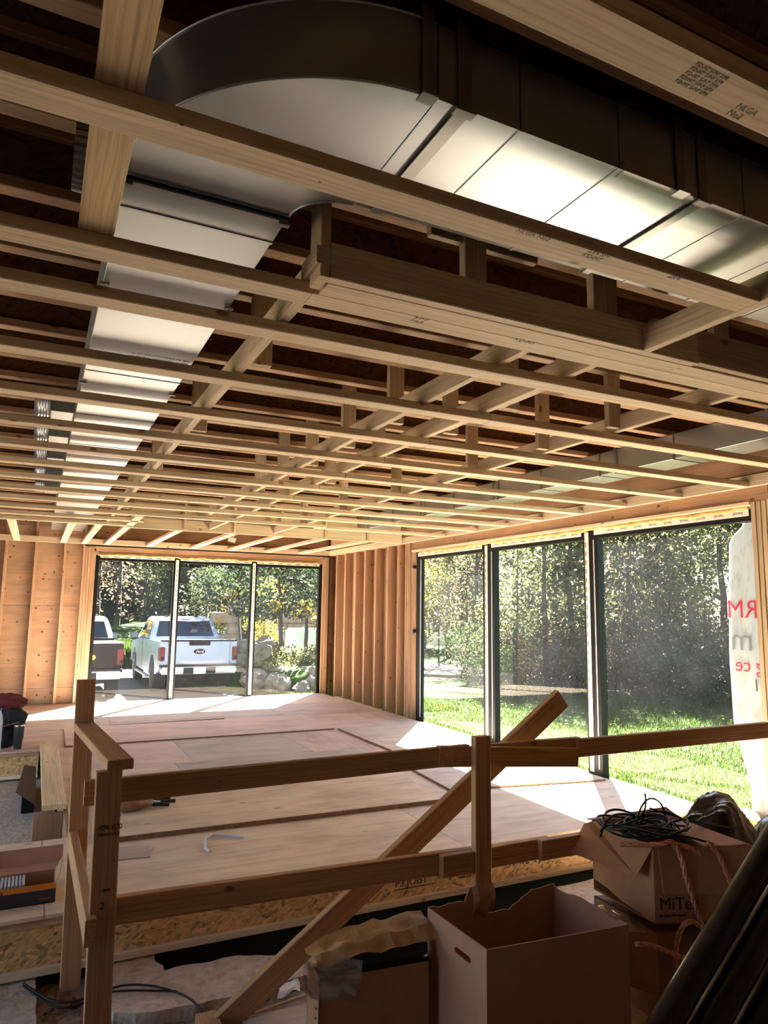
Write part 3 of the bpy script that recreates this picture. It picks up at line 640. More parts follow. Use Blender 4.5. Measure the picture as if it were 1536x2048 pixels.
bar('rail', (2.31, 2.926, .338), (2.58, 2.926, .338), (0, 0, 1), .094, .04, M['rail'], gr)
bar('brace', (.86, 3.31, -.318), (2.592, 3.075, 1.035), (-.6, 0, .8), .11, .04, M['rail'], gr)
bx('brace_foot', .76, .85, 3.22, 3.36, -.345, -.27, M['rail'], gr)
text('stamp', '404 870', .026, face((.268, 2.9047, .675), (1, 0, 0), (0, 0, 1)), M['print'], p2, .0004)
text('stamp', 'KD-HT S-P-F', .014, face((.268, 2.9047, .655), (1, 0, 0), (0, 0, 1)), M['print'], p2, .0004)
text('stamp', '118042', .014, face((.285, 2.9047, .46), (1, 0, 0), (0, 0, 1)), M['print'], p2, .0004)
text('stamp', '2', .035, face((.29, 2.9047, .40), (1, 0, 0), (0, 0, 1)), M['print'], p2, .0004)

# ------------------------------------------------------------------ cardboard boxes
def wallplate(name, pts, n, t, m, parent, holes=None):
    """flat polygon of 3-D points with thickness t along -n"""
    bm = bmesh.new(); vs = [bm.verts.new(p) for p in pts]
    es = [bm.edges.new((vs[i], vs[(i + 1) % len(vs)])) for i in range(len(vs))]
    for h in holes or ():
        hv = [bm.verts.new(p) for p in h]; es += [bm.edges.new((hv[i], hv[(i + 1) % len(hv)])) for i in range(len(hv))]
    bmesh.ops.triangle_fill(bm, edges=es, use_beauty=True)
    ret = bmesh.ops.extrude_face_region(bm, geom=bm.faces[:])
    for v in [g for g in ret['geom'] if isinstance(g, bmesh.types.BMVert)]: v.co -= Vector(n) * t
    return frombm(name, bm, m, parent)
A, B_, C_, D_ = Vector((1.662, 2.437, .2)), Vector((2.332, 2.372, .2)), Vector((2.338, 2.855, .2)), Vector((1.648, 2.87, .2))
ob = empty('cardboard_box', (2, 2.6, -.3), 'large open moving carton with torn rim and a hand hole, in front of the railing', 'box')
dn = Vector((0, 0, -.5))
n1 = (B_ - A).cross(Vector((0, 0, 1))).normalized(); wallplate('front_wall', [A, B_, B_ + dn, A + dn], n1, .006, M['cardp'], ob)
n2 = (A - D_).cross(Vector((0, 0, 1))).normalized()
hc = D_.lerp(A, .62) + Vector((0, 0, -.085)); hd = (A - D_).normalized()
hole = [hc + hd * (.045 * sgn + .013 * math.cos(t)) + Vector((0, 0, .013 * math.sin(t))) for sgn, ts in ((1, (-PI / 2, -PI / 4, 0, PI / 4, PI / 2)), (-1, (PI / 2, 3 * PI / 4, PI, 5 * PI / 4, 3 * PI / 2))) for t in ts]
wallplate('side_wall', [D_, A, A + dn, D_ + dn], n2, .006, M['cardp'], ob, [hole])
def torn(P, Q, f, n, seed):
    rr = random.Random(seed); return [P.lerp(Q, i / n) + Vector((0, 0, f(i / n) + rr.uniform(-.006, .006))) for i in range(n + 1)]
n3 = (C_ - B_).cross(Vector((0, 0, 1))).normalized()
wallplate('side_wall', torn(B_, C_, lambda t: 0 - .012 * math.sin(t * 9) * t, 14, 2) + [C_ + dn, B_ + dn], n3, .006, M['cardp'], ob)
n4 = (D_ - C_).cross(Vector((0, 0, 1))).normalized()
back = torn(C_, D_, lambda t: (.0 if t < .18 else -.07 * min(1, (t - .18) / .2)) if t < .62 else (.05 if t < .72 else 0), 26, 6)
wallplate('back_wall', back + [D_ + dn, C_ + dn], n4, .006, M['cardp'], ob)
wallplate('base', [A + dn, B_ + dn, C_ + dn, D_ + dn], Vector((0, 0, 1)), -.006, M['cardd'], ob)
ff = D_.lerp(C_, .36)
tf = []
for j in range(5):
    for i in range(6):
        tf.append(ff + (C_ - D_).normalized() * (.022 * i - .03) + Vector((0, -.012 - .02 * math.sin(j * .8) - .006 * (i % 2), .055 - .03 * j + .012 * math.sin(i * 1.7))))
o = mesh('torn_flap', tf, [(j * 6 + i, j * 6 + i + 1, j * 6 + i + 7, j * 6 + i + 6) for j in range(4) for i in range(5)], M['cardp'], ob)
md = o.modifiers.new('thick', 'SOLIDIFY'); md.thickness = .005

tb = empty('cardboard_box', (1.3, 2.95, -.3), 'taped brown carton with kraft paper top and black cases, left of the open carton', 'box')
P1, P2_, P3_, P4_ = Vector((1.126, 2.820, .03)), Vector((1.60, 2.775, .03)), Vector((1.626, 2.90, .03)), Vector((1.115, 2.93, .03))
dn2 = Vector((0, 0, -.345))
wallplate('front_wall', [P1, P2_, P2_ + dn2, P1 + dn2], (P2_ - P1).cross(Vector((0, 0, 1))).normalized(), .006, M['card'], tb)
wallplate('side_wall', torn(P4_, P1, lambda t: .02 * (1 - t) + .012, 6, 3) + [P1 + dn2, P4_ + dn2], (P1 - P4_).cross(Vector((0, 0, 1))).normalized(), .006, M['card'], tb)
wallplate('back_wall', [P3_, P4_, P4_ + dn2, P3_ + dn2], (P4_ - P3_).cross(Vector((0, 0, 1))).normalized(), .006, M['card'], tb)
bar('corner_score', P1 + Vector((.0, -.002, 0)), P1 + dn2 + Vector((0, -.002, 0)), (1, 0, 0), .008, .004, M['cardd'], tb, .001)
for k in range(9): bx('perforation', 1.1175, 1.1195, 2.835 + .002 * (k % 2), 2.85, -.30 + .036 * k, -.294 + .036 * k, M['cardd'], tb, .0003)
def crumple(name, rows, m, parent, th=.003, amp=.012, seed=0, sub=6):
    """surface through rows of points, subdivided and crumpled"""
    from mathutils import noise as mn
    R_ = [[Vector(p) for p in r] for r in rows]; nj, ni = (len(R_) - 1) * sub, (len(R_[0]) - 1) * sub; vs = []
    for j in range(nj + 1):
        a = min(j // sub, len(R_) - 2); u = j / sub - a
        for i in range(ni + 1):
            b = min(i // sub, len(R_[0]) - 2); v = i / sub - b
            p = R_[a][b].lerp(R_[a][b + 1], v).lerp(R_[a + 1][b].lerp(R_[a + 1][b + 1], v), u)
            vs.append(p + Vector((mn.noise(p * 17 + Vector((seed, 0, 0))), mn.noise(p * 19 + Vector((0, seed, 0))), 1.6 * mn.noise(p * 15 + Vector((0, 0, seed))))) * amp)
    fs = [(j * (ni + 1) + i, j * (ni + 1) + i + 1, (j + 1) * (ni + 1) + i + 1, (j + 1) * (ni + 1) + i) for j in range(nj) for i in range(ni)]
    o = mesh(name, vs, fs, m, parent); md = o.modifiers.new('thick', 'SOLIDIFY'); md.thickness = th; return o
crumple('kraft_wrap', [[(1.12, 2.815, .075), (1.26, 2.80, .098), (1.45, 2.785, .105), (1.63, 2.77, .125)], [(1.11, 2.87, .10), (1.26, 2.85, .13), (1.45, 2.84, .145), (1.64, 2.83, .15)], [(1.10, 2.95, .09), (1.25, 2.95, .145), (1.45, 2.95, .16), (1.65, 2.94, .165)]], M['kraft'], tb, .003, .012, 1)
for z0, z1, dx in ((-.03, .04, 0), (.045, .098, -.01)):
    c_ = bevbox('black_case', 1.17, 1.612 + dx, 2.80 - .0 + abs(dx), 2.89, z0, z1, .006, M['blackplastic']); tag(c_, 'flat black case %s inside the taped carton' % ('lying under the other' if z0 < 0 else 'lying uppermost'), 'case', 'black cases in the taped carton')
    c_.matrix_basis = Matrix.Rotation(-.09, 4, 'Z') @ Matrix.Translation((-.25, .12, 0)) @ c_.matrix_basis
crumple('packing_tape', [[(1.098, 2.93, .09), (1.10, 2.83, .09), (1.20, 2.80, .10), (1.30, 2.785, .10)], [(1.095, 2.93, .02), (1.105, 2.808, .04), (1.20, 2.79, .04), (1.29, 2.78, .05)], [(1.108, 2.93, -.06), (1.118, 2.812, -.04), (1.19, 2.795, -.03), (1.27, 2.79, -.06)]], M['cleartape'], tb, .001, .010, 4, 5)

cb = empty('cardboard_box', (2.8, 2.65, -.3), 'brown printed carton with open flaps holding black cables, stacked right of the large open carton', 'box')
F0, Lb, Rr = Vector((2.61, 2.49, .44)), Vector((2.64, 2.915, .44)), Vector((3.06, 2.32, .44)); Bk = Lb + Rr - F0; dn3 = Vector((0, 0, -.33))
wallplate('front_wall', [F0, Rr, Rr + dn3, F0 + dn3], (Rr - F0).cross(Vector((0, 0, 1))).normalized(), .006, M['card'], cb)
wallplate('side_wall', [Lb, F0, F0 + dn3] + torn(F0 + dn3, Lb + dn3, lambda t: .05 * t, 8, 4)[1:], (F0 - Lb).cross(Vector((0, 0, 1))).normalized(), .006, M['card'], cb)
wallplate('back_wall', [Bk, Lb, Lb + dn3, Bk + dn3], (Lb - Bk).cross(Vector((0, 0, 1))).normalized(), .006, M['card'], cb)
wallplate('side_wall', [Rr, Bk, Bk + dn3, Rr + dn3], (Bk - Rr).cross(Vector((0, 0, 1))).normalized(), .006, M['card'], cb)
wallplate('base', [F0 + dn3, Rr + dn3, Bk + dn3, Lb + dn3], Vector((0, 0, 1)), -.006, M['cardd'], cb)
fo = (F0 - Lb).cross(Vector((0, 0, 1))).normalized()
wallplate('flap', [Lb, F0, F0 + fo * .11 + Vector((.04, .03, -.13)), Lb + fo * .145 + Vector((0, 0, -.135)), Lb + fo * .05 + Vector((0, .0, -.01))], Vector((-.6, 0, .7)), .005, M['card'], cb)
n5 = (Rr - F0).cross(Vector((0, 0, 1))).normalized()
wallplate('flap', [F0 + Vector((.02, -.01, 0)), Rr, Rr + n5 * .02 + Vector((0, 0, -.2)), F0 + n5 * .03 + Vector((.04, 0, -.2))], n5, .005, M['card'], cb)
wallplate('flap', [Bk + Vector((0, 0, .005)), Lb + Vector((0, 0, .005)), Lb + Vector((.05, .10, -.02)), Bk + Vector((.0, .10, .04))], Vector((0, 0, 1)), .005, M['cardd'], cb)
wallplate('flap', [Lb.lerp(Bk, .72), F0.lerp(Rr, .62) + Vector((0, .05, -.02)), Rr + Vector((0, .02, 0)), Bk], Vector((0, 0, 1)), .005, M['card'], cb)
rt = (Rr - F0).normalized()
text('lettering', 'MiTek', .075, face(F0 + rt * .02 + Vector((0, 0, -.27)) + n5 * .0012, rt, (0, 0, 1)), M['print'], cb, .0004)
text('lettering', 'Building Products', .018, face(F0 + rt * .02 + Vector((0, 0, -.30)) + n5 * .0012, rt, (0, 0, 1)), M['print'], cb, .0004)
lb = empty('cardboard_box', (2.8, 2.6, -.3), 'worn lower carton with a hanging flap, under the carton of cables', 'box')
z0_ = Vector((0, 0, -.36)); G0, G1, G2, G3 = (p + z0_ + Vector((0, -.0, 0)) for p in (F0, Rr, Bk, Lb)); dn4 = Vector((0, 0, -.382))
for nm, p, q in (('front_wall', G0, G1), ('side_wall', G3, G0), ('back_wall', G2, G3), ('side_wall', G1, G2)): wallplate(nm, [p, q, q + dn4, p + dn4], (q - p).cross(Vector((0, 0, 1))).normalized(), .006, M['cardd'], lb)
wallplate('lid', [G0, G1, G2, G3], Vector((0, 0, 1)), .006, M['cardd'], lb)
wallplate('flap', [G0 + Vector((-.13, .06, .0)), G0 + Vector((.0, -.006, -.005)), G0 + Vector((-.01, -.02, -.26)), G0 + Vector((-.13, .05, -.22))], Vector((-.2, -1, 0)), .005, M['card'], lb)
crumple('plastic_wrap', [[(2.50, 2.72, .09), (2.57, 2.60, .05), (2.62, 2.50, .035)], [(2.54, 2.76, .105), (2.63, 2.66, .10), (2.70, 2.46, .04)]], M['cleartape'], lb, .001, .02, 7, 6)

# cables heaped in the carton
cbl = empty('cable', (2.75, 2.65, .4), 'tangled coil of black cable spilling out of the printed carton', 'cable')
cc = Vector((2.72, 2.66, .46))
for k in range(9):
    rr = random.Random(k + 20); pts = []
    rx, ry, h, ox, oy = rr.uniform(.10, .2), rr.uniform(.07, .15), rr.uniform(0, .03), rr.uniform(-.05, .08), rr.uniform(-.04, .05)
    for i in range(14):
        a = 2 * PI * i / 14 + k; pts.append((cc.x + ox + rx * math.cos(a), cc.y + oy + ry * math.sin(a), cc.z + h + .022 * math.sin(a * 2 + k)))
    tube('coil', pts, .0055, M['blackrub'], cbl, 8, True)
tube('loop', [(2.42, 2.62, .47), (2.48, 2.64, .55), (2.62, 2.66, .545), (2.74, 2.66, .50), (2.86, 2.66, .45)], .005, M['blackrub'], cbl)
tube('loop', [(2.62, 2.6, .47), (2.66, 2.63, .54), (2.76, 2.65, .61), (2.86, 2.66, .57), (2.88, 2.66, .5), (2.84, 2.6, .45)], .005, M['blackrub'], cbl)
tube('loop', [(2.74, 2.65, .625), (2.75, 2.65, .57), (2.70, 2.64, .52), (2.56, 2.63, .50), (2.46, 2.63, .52), (2.43, 2.63, .49)], .005, M['blackrub'], cbl)
tube('loop', [(2.78, 2.55, .46), (2.95, 2.45, .44), (3.02, 2.34, .36), (3.05, 2.3, .22)], .005, M['blackrub'], cbl)
tube('loop', [(2.78, 2.66, .55), (2.95, 2.66, .49), (3.1, 2.62, .45), (3.3, 2.55, .42)], .005, M['blackrub'], cbl)
# twisted orange rope
def rope(name, pts, r, parent):
    P = [Vector(p) for p in pts]; path = []
    for i in range(len(P) - 1):
        n = max(2, int((P[i + 1] - P[i]).length / .008))
        a, b, c, d = P[max(i - 1, 0)], P[i], P[i + 1], P[min(i + 2, len(P) - 1)]
        for k in range(n):
            t = k / n; path.append(.5 * ((2 * b) + (c - a) * t + (2 * a - 5 * b + 4 * c - d) * t * t + (3 * b - a - 3 * c + d) * t ** 3))
    for s in range(3):
        q = []
        for i, p in enumerate(path):
            d = (path[min(i + 1, len(path) - 1)] - path[max(i - 1, 0)]).normalized(); u = d.cross(Vector((.3, -.9, .2))).normalized(); v = d.cross(u); a = i * .42 + s * 2 * PI / 3
            q.append(p + (u * math.cos(a) + v * math.sin(a)) * r * .55)
        tube(name, q, r * .62, M['rope'], parent, 4, smooth=False)
rp = empty('rope', (2.7, 2.4, .4), 'twisted orange rope hanging in loops over the printed carton', 'rope')
rope('strand', [(2.50, 2.58, .44), (2.62, 2.47, .455), (2.69, 2.45, .462), (2.72, 2.43, .40), (2.745, 2.42, .29), (2.80, 2.41, .13), (2.835, 2.41, .05), (2.80, 2.41, .10), (2.72, 2.41, .13), (2.655, 2.41, .07), (2.64, 2.41, -.02), (2.66, 2.41, -.10)], .011, rp)
rope('strand', [(2.69, 2.45, .455), (2.80, 2.42, .42), (2.88, 2.40, .32), (2.93, 2.38, .2), (2.95, 2.36, .1)], .011, rp)
rope('strand', [(2.86, 2.40, .452), (2.90, 2.375, .40), (2.93, 2.35, .30), (2.97, 2.33, .18)], .011, rp)
rope('strand', [(2.36, 2.36, .125), (2.45, 2.37, .10), (2.55, 2.38, .055), (2.65, 2.38, .01), (2.73, 2.37, -.01), (2.80, 2.36, -.01)], .010, rp)

# black bag and black rolls
from mathutils import noise as mnz
def bagmesh(name, c, s, seed, base):
    bm = bmesh.new(); bmesh.ops.create_icosphere(bm, subdivisions=6, radius=1)
    for v in bm.verts:
        p = v.co.copy(); k = 1 + .16 * mnz.noise(p * 1.6 + Vector((seed, 0, 0)))
        q = p + .25 * Vector((mnz.noise(p * 2 + Vector((seed, 1, 0))), mnz.noise(p * 2 + Vector((1, seed, 0))), 0))
        f1 = 1 - abs(mnz.noise(Vector((q.x * 3.2 + q.y * 2, q.y * 3 - q.z, q.z * 1.6 + seed)))) * 2; f2 = 1 - abs(mnz.noise(Vector((q.x * 7, q.y * 7, q.z * 4 + seed)))) * 2
        k += .035 * f1 ** 3 + .012 * f2 ** 3
        v.co = Vector((c[0] + p.x * s[0] * k, c[1] + p.y * s[1] * k, max(base, c[2] + p.z * s[2] * k)))
    return frombm(name, bm, M['bag'], None, None, True)
tag(bagmesh('garbage_bag', (3.33, 2.74, .12), (.30, .20, .40), 3, -.3), 'bulging black garbage bag behind the carton of cables', 'bag')
tag(bagmesh('garbage_bag', (3.86, 2.72, .02), (.26, .22, .36), 8, -.3), 'second black garbage bag, half hidden behind the black rolls', 'bag')
rolls = (((1.585, 1.90, -.24), (2.85, 1.90, .81), .05, 'topmost black plastic roll leaning over the cartons'), ((1.76, 1.86, -.24), (2.86, 1.86, .655), .058, 'second black plastic roll, just below the topmost one'), ((1.99, 1.82, -.235), (2.85, 1.82, .47), .062, 'third black plastic roll, below the second'), ((2.25, 1.78, -.235), (2.85, 1.78, .28), .062, 'lowest black plastic roll at the picture edge'))
for a, b, r, lab in rolls:
    a, b = Vector(a), Vector(b); W = (b - a).to_track_quat('Z', 'Y').to_matrix().to_4x4(); W.translation = a; l = (b - a).length
    ro = empty('plastic_roll', a, lab, 'roll', 'black plastic rolls leaning in the corner')
    lathe('sheet_roll', [(r * .5, 0), (r, .002), (r * 1.015, l * .2), (r * .99, l * .5), (r * 1.01, l * .8), (r, l - .002), (r * .5, l)], M['bag'], ro, W, 28)
    lathe('core_tube', [(r * .42, -.01), (r * .45, -.01), (r * .45, l + .012), (r * .42, l + .012)], M['cardd'], ro, W, 16)

# ------------------------------------------------------------------ small things on the deck and the ground
hb = empty('screw_carton', (-.05, 4.2, 0), 'black and orange carton of collated strips with its lid open, on the deck edge', 'carton')
bx('front_panel', -.36, .20, 4.15, 4.154, .001, .095, M['darkcarton'], hb, .0005); bx('band', -.36, .20, 4.1485, 4.1505, .068, .096, M['orange'], hb, .0003)
bx('side_panel', .197, .201, 4.15, 4.36, .001, .095, M['kraft'], hb, .0005); bx('side_panel', -.36, -.356, 4.15, 4.36, .001, .095, M['kraft'], hb, .0005)
bx('back_panel', -.36, .20, 4.357, 4.361, .001, .095, M['card'], hb, .0005); bx('base', -.36, .20, 4.15, 4.36, .001, .005, M['card'], hb, .0005)
wallplate('lid', [(-.36, 4.362, .095), (.22, 4.362, .095), (.22, 4.47, .10), (-.36, 4.47, .10)], Vector((0, 0, 1)), .004, M['cardp'], hb)
wallplate('lid_flap', [(-.10, 4.47, .10), (.24, 4.47, .10), (.24, 4.50, .175), (-.085, 4.50, .175), (-.11, 4.49, .15)], Vector((0, -1, .3)), .004, M['cardp'], hb)
wallplate('side_flap', [(.199, 4.16, .095), (.199, 4.35, .095), (.235, 4.36, .16), (.215, 4.2, .12)], Vector((-1, 0, .3)), .003, M['kraft'], hb)
wallplate('side_flap', [(-.10, 4.47, .10), (-.085, 4.50, .178), (-.115, 4.47, .178), (-.135, 4.44, .14)], Vector((1, 0, .3)), .003, M['cardp'], hb)
text('lettering', 'Dura', .036, face((-.115, 4.1478, .066), (1, 0, 0), (0, 0, 1)), M['darkcarton'], hb, .0003, shear=.3)
text('lettering', 'driver', .036, face((-.145, 4.1478, .044), (1, 0, 0), (0, 0, 1)), M['orange'], hb, .0003, shear=.3)
text('lettering', 'hardhouses', .012, face((.125, 4.1478, .022), (1, 0, 0), (0, 0, 1)), M['orange'], hb, .0003, shear=.2)
k0 = bpy.data.objects
strip = None
for k in range(24):
    W = Matrix.Translation((-.34 + .0165 * k, 4.20, .052)) @ Matrix.Rotation(.28, 4, 'Y')
    if strip is None:
        strip = bevbox('collated_strip', -.0055, .0055, -.02, .13, -.045, .045, .002, M['silver']); strip.matrix_basis = W
    else:
        o = strip.copy(); COL.objects.link(o); o.matrix_basis = W
    o = strip if k == 0 else o
    tag(o, 'pale collated strip standing in the black and orange carton', 'strip', 'collated strips in the carton')
# tool bag, tumbler, bottle
tbg = empty('tool_bag', (-.2, 8.62, 0), 'dark tool bag with maroon top, on the far deck edge behind the tumbler', 'bag')
lumpy('bag_body', (-.22, 8.66, .20), (.2, .15, .21), M['navy'], tbg, 4, .22, 2.2, 5, False, .0)
lumpy('maroon_top', (-.20, 8.70, .46), (.19, .14, .09), M['maroon'], tbg, 4, .2, 2.4, 9, False)
lumpy('pocket', (-.12, 8.62, .30), (.13, .10, .12), M['navy'], tbg, 3, .25, 2.4, 2, False)
tube('buckle_strap', [(-.28, 8.50, .22), (-.16, 8.49, .25), (-.06, 8.49, .27)], .008, M['steel2'], tbg)
tu = empty('tumbler', (-.055, 8.48, 0), 'dark green insulated tumbler with steel rim, beside the tool bag', 'cup')
lathe('cup_body', [(.036, .008), (.038, .012), (.042, .10), (.05, .12), (.053, .235)], M['tumbler'], tu, Matrix.Translation((-.055, 8.48, 0)), 24)
lathe('steel_rim', [(.052, .2352), (.0545, .237), (.0545, .25), (.05, .252)], M['chrome'], tu, Matrix.Translation((-.055, 8.48, 0)), 24)
lathe('steel_foot', [(.034, .0005), (.037, .001), (.037, .0078), (.034, .008)], M['chrome'], tu, Matrix.Translation((-.055, 8.48, 0)), 24)
bt = empty('bottle', (-.24, 8.42, 0), 'clear plastic bottle standing left of the tumbler', 'bottle')
lathe('bottle_body', [(.03, .001), (.036, .006), (.036, .30), (.03, .36), (.016, .40), (.016, .415)], M['silver'], bt, Matrix.Translation((-.245, 8.40, 0)), 18)
lathe('cap', [(.016, .4155), (.018, .416), (.018, .435), (.015, .437)], M['blue'], bt, Matrix.Translation((-.245, 8.40, 0)), 16)
# leather pouch with tools
tp = empty('tool_pouch', (.76, 5.6, .036), 'brown leather tool pouch with black handled tools on the loose sheet behind the top rail', 'pouch')
lumpy('pouch', (.72, 5.58, .095), (.15, .10, .07), M['leather'], tp, 4, .2, 2, 3, False, .036)
for k, (dx, dy, dz) in enumerate(((.25, .03, .05), (.19, -.03, .045), (.22, .09, .06))):
    tube('tool_handle', [(.82, 5.57 + dy * .4, .075), (.90, 5.57 + dy, dz + .02), (.82 + dx * .9, 5.58 + dy, dz + .01)], .014, M['blackrub'], tp)
for k in range(4): tube('shaft', [(.82 + .02 * k, 5.55, .09), (.87 + .03 * k, 5.55 + .02 * k, .06)], .004, M['chrome'], tp, smooth=False)
lumpy('cloth', (.60, 5.72, .13), (.13, .09, .04), M['white'], tp, 3, .3, 3, 6, False)
ps = prism('plywood_patch', [(.42, 4.66), (.731, 4.623), (.759, 4.826), (.44, 4.91)], 'z', .001, .006, M['plygrey']); tag(ps, 'small grey square of thin board lying beside the front post', 'scrap')
pp = tube('plastic_strip', [(1.33, 4.735, .012), (1.25, 4.80, .012), (1.155, 4.845, .014), (1.10, 4.80, .014), (1.079, 4.717, .014), (1.06, 4.62, .012), (1.071, 4.55, .012)], .009, M['silver'], smooth=False); tag(pp, 'bent grey plastic strip lying on the front deck sheet', 'scrap')
wp = empty('wire', (.3, 3.7, -.3), 'thin dark cable trailing over the broken concrete to the brace foot', 'cable')
for k, dz in ((0, 0), (1, .012)):
    tube('cable_run', [(.08, 3.93, -.27 + dz), (.16, 3.82, -.30 + dz), (.25, 3.72 + .03 * k, -.315 + dz), (.38, 3.74, -.30 + dz), (.47, 3.76 - .05 * k, -.272), (.60, 3.72 - .06 * k, -.276), (.72, 3.60, -.277), (.79, 3.47, -.28), (.815, 3.34, -.29)][: 9 if not k else 7], .005, M['blackrub'], wp)
cp = lathe('bottlecap', [(.022, 0), (.028, .003), (.028, .028), (.02, .034)], M['blue'], None, Matrix.Translation((.50, 3.40, -.335)), 20); tag(cp, 'blue plastic stopper lying in the dirt at the bottom of the front post', 'bottlecap')  # a loose bottle cap
pr_ = crumple('paper_scrap', [[(1.16, 3.39, -.29), (1.26, 3.40, -.29)], [(1.17, 3.47, -.28), (1.27, 3.49, -.27)]], M['paper'], None, .001, .03, 3, 8); tag(pr_, 'crumpled white paper scrap on the ground beside the taped carton', 'paper')
st = tube('stick', [(1.0, 3.30, -.292), (1.14, 3.32, -.292), (1.28, 3.35, -.292)], .006, M['plank']); tag(st, 'thin pale wooden stick on the ground under the brace', 'stick')
lf = crumple('dead_leaf', [[(.28, 3.76, -.325), (.33, 3.75, -.32)], [(.29, 3.81, -.31), (.34, 3.80, -.325)]], M['maroon'], None, .001, .02, 9, 5); tag(lf, 'curled reddish dead leaf in the dirt between the two left posts', 'leaf')

# ------------------------------------------------------------------ outside: ground
GZ = -.8
def ground(name, x0, x1, y0, y1, z, m, n=40, amp=.03): return tag(patch(name, x0, x1, y0, y1, z, n, amp, M[m], None, 3, .4), kind='structure')
ground('ground_lawn', -30, 75, -20, 90, GZ - .06, 'lawn', 60, .04)
def hill():
    vs = []; fs = []; nb, nk = 60, 14
    for i in range(nb + 1):
        b = math.radians(-25 + 112 * i / nb)
        for k in range(nk + 1):
            r_ = 46 + 30 * k / nk; z = GZ - 1 + 17 * (k / nk) ** .8 + 1.2 * mnz.noise(Vector((r_ * .2 * math.sin(b), r_ * .2 * math.cos(b), 1)))
            vs.append((r_ * math.sin(b), r_ * math.cos(b), z))
    for i in range(nb):
        for k in range(nk): q = i * (nk + 1) + k; fs.append((q, q + nk + 1, q + nk + 2, q + 1))
    return tag(mesh('ground_hill', vs, fs, M['woodfloor'], None, None, True), kind='structure')
hill()
def driveway():
    from mathutils import noise as mn
    inner = [(-6, 12.8), (3, 13.0), (4.7, 13.8), (4.85, 17), (5.0, 19.5), (5.6, 24.5), (9, 24.6), (12, 22.6), (17, 18.6), (24, 14.5)]
    outer = [(-6, 33), (3, 31), (4.7, 30.8), (4.85, 30.7), (5.0, 30.6), (6.5, 30.4), (15, 27), (17.5, 24.5), (20, 21), (26, 17)]
    vs = []; fs = []; K = 12
    for a, b in zip(inner, outer):
        for k in range(K + 1): t = k / K; x = a[0] + (b[0] - a[0]) * t; y = a[1] + (b[1] - a[1]) * t; vs.append((x, y, GZ + .035 + .02 * mn.noise(Vector((x, y, 0)))))
    for i in range(len(inner) - 1):
        for k in range(K): q = i * (K + 1) + k; fs.append((q, q + 1, q + K + 2, q + K + 1))
    o = mesh('ground_driveway', vs, fs, M['gravel'], None, None, True); return tag(o, kind='structure')
driveway()
tag(patch('ground_unseen_yard', -40, -3.4, -25, 12.9, GZ + .03, 20, .02, M['gravel'], None, 6, .4), kind='structure')  # unseen gravel, added so the left bays admit no green lawn light
tag(patch('ground_bank', -12, 9, 33, 60, GZ + 1.1, 30, .5, M['lawn'], None, 5, .25), kind='structure')
sl_ = prism('ground_bank_face', [(33.2, GZ - .05), (33.2, GZ + 1.25), (30.5, GZ + .02)], 'x', -12, 9, M['lawn']); tag(sl_, kind='structure')

# grass blades on the lawn nearest the windows
def blades(name, n, fx, h0, h1):
    P = np.array([fx() for _ in range(n)]); a = nr.uniform(0, 2 * PI, n); h = nr.uniform(h0, h1, n); wd = h * .09 + .003
    d = np.stack([np.cos(a), np.sin(a), np.zeros(n)], 1); e = np.stack([-np.sin(a), np.cos(a), np.zeros(n)], 1)
    tip = P + np.stack([np.zeros(n), np.zeros(n), h], 1) + e * (h * nr.uniform(.1, .6, n))[:, None]
    V = np.stack([P - d * wd[:, None], P + d * wd[:, None], tip], 1).reshape(-1, 3)
    me = bpy.data.meshes.new(name); me.from_pydata(V.tolist(), [], [(3 * i, 3 * i + 1, 3 * i + 2) for i in range(n)])
    at = me.attributes.new('tint', 'FLOAT', 'POINT'); at.data.foreach_set('value', np.repeat(nr.uniform(0, 1, n), 3).astype(np.float32))
    me.materials.append(M['grass']); return tag(link(bpy.data.objects.new(name, me)), 'short lawn grass growing outside the windows', 'grass', None, 'stuff')
def lawnpt():
    while True:
        r_ = 6.2 + 15 * rnd.random() ** 1.5; b = math.radians(rnd.uniform(27, 62)); x, y = r_ * math.sin(b), r_ * math.cos(b)
        if x > 5.2 and not (y > 24.5 - (x - 9) * .75 and x < 24 and x > 9): return (x, y, GZ - .06)
def lawnpt2():
    x, y = rnd.uniform(5.2, 9.2), rnd.uniform(14.5, 19.6); return (x, y, GZ - .06)
blades('lawn_grass', 110000, lawnpt, .03, .085)
blades('lawn_grass', 26000, lawnpt2, .05, .13)
def bushpt(): a = rnd.uniform(0, 2 * PI); r_ = rnd.random() ** .5; return (3.2 + r_ * 1.5 * math.cos(a), 29 + r_ * 1.5 * math.sin(a), GZ + .03)
blades('grass_clump', 5000, bushpt, .4, 1.0)
leafn = 260
def litter():
    V = []; F = []
    for k in range(leafn):
        r_ = rnd.uniform(8, 20); b = math.radians(rnd.uniform(27, 55)); x, y = r_ * math.sin(b), r_ * math.cos(b)
        if x < 5.3: x = rnd.uniform(5.3, 9); y = rnd.uniform(15, 19.5)
        s = rnd.uniform(.015, .035); a = rnd.uniform(0, PI); z = GZ + rnd.uniform(.0, .07); t = rnd.uniform(-.02, .02)
        for i in range(4): V.append((x + s * math.cos(a + i * PI / 2), y + s * math.sin(a + i * PI / 2), z + (t if i % 2 else -t)))
        F.append(tuple(range(4 * k, 4 * k + 4)))
    o = mesh('fallen_leaves', V, F, M['leafyel']); at = o.data.attributes.new('tint', 'FLOAT', 'POINT')
    at.data.foreach_set('value', np.repeat(nr.uniform(.5, 1, leafn), 4).astype(np.float32)); tag(o, 'fallen yellow leaves scattered over the lawn', 'leaves', None, 'stuff')
litter()

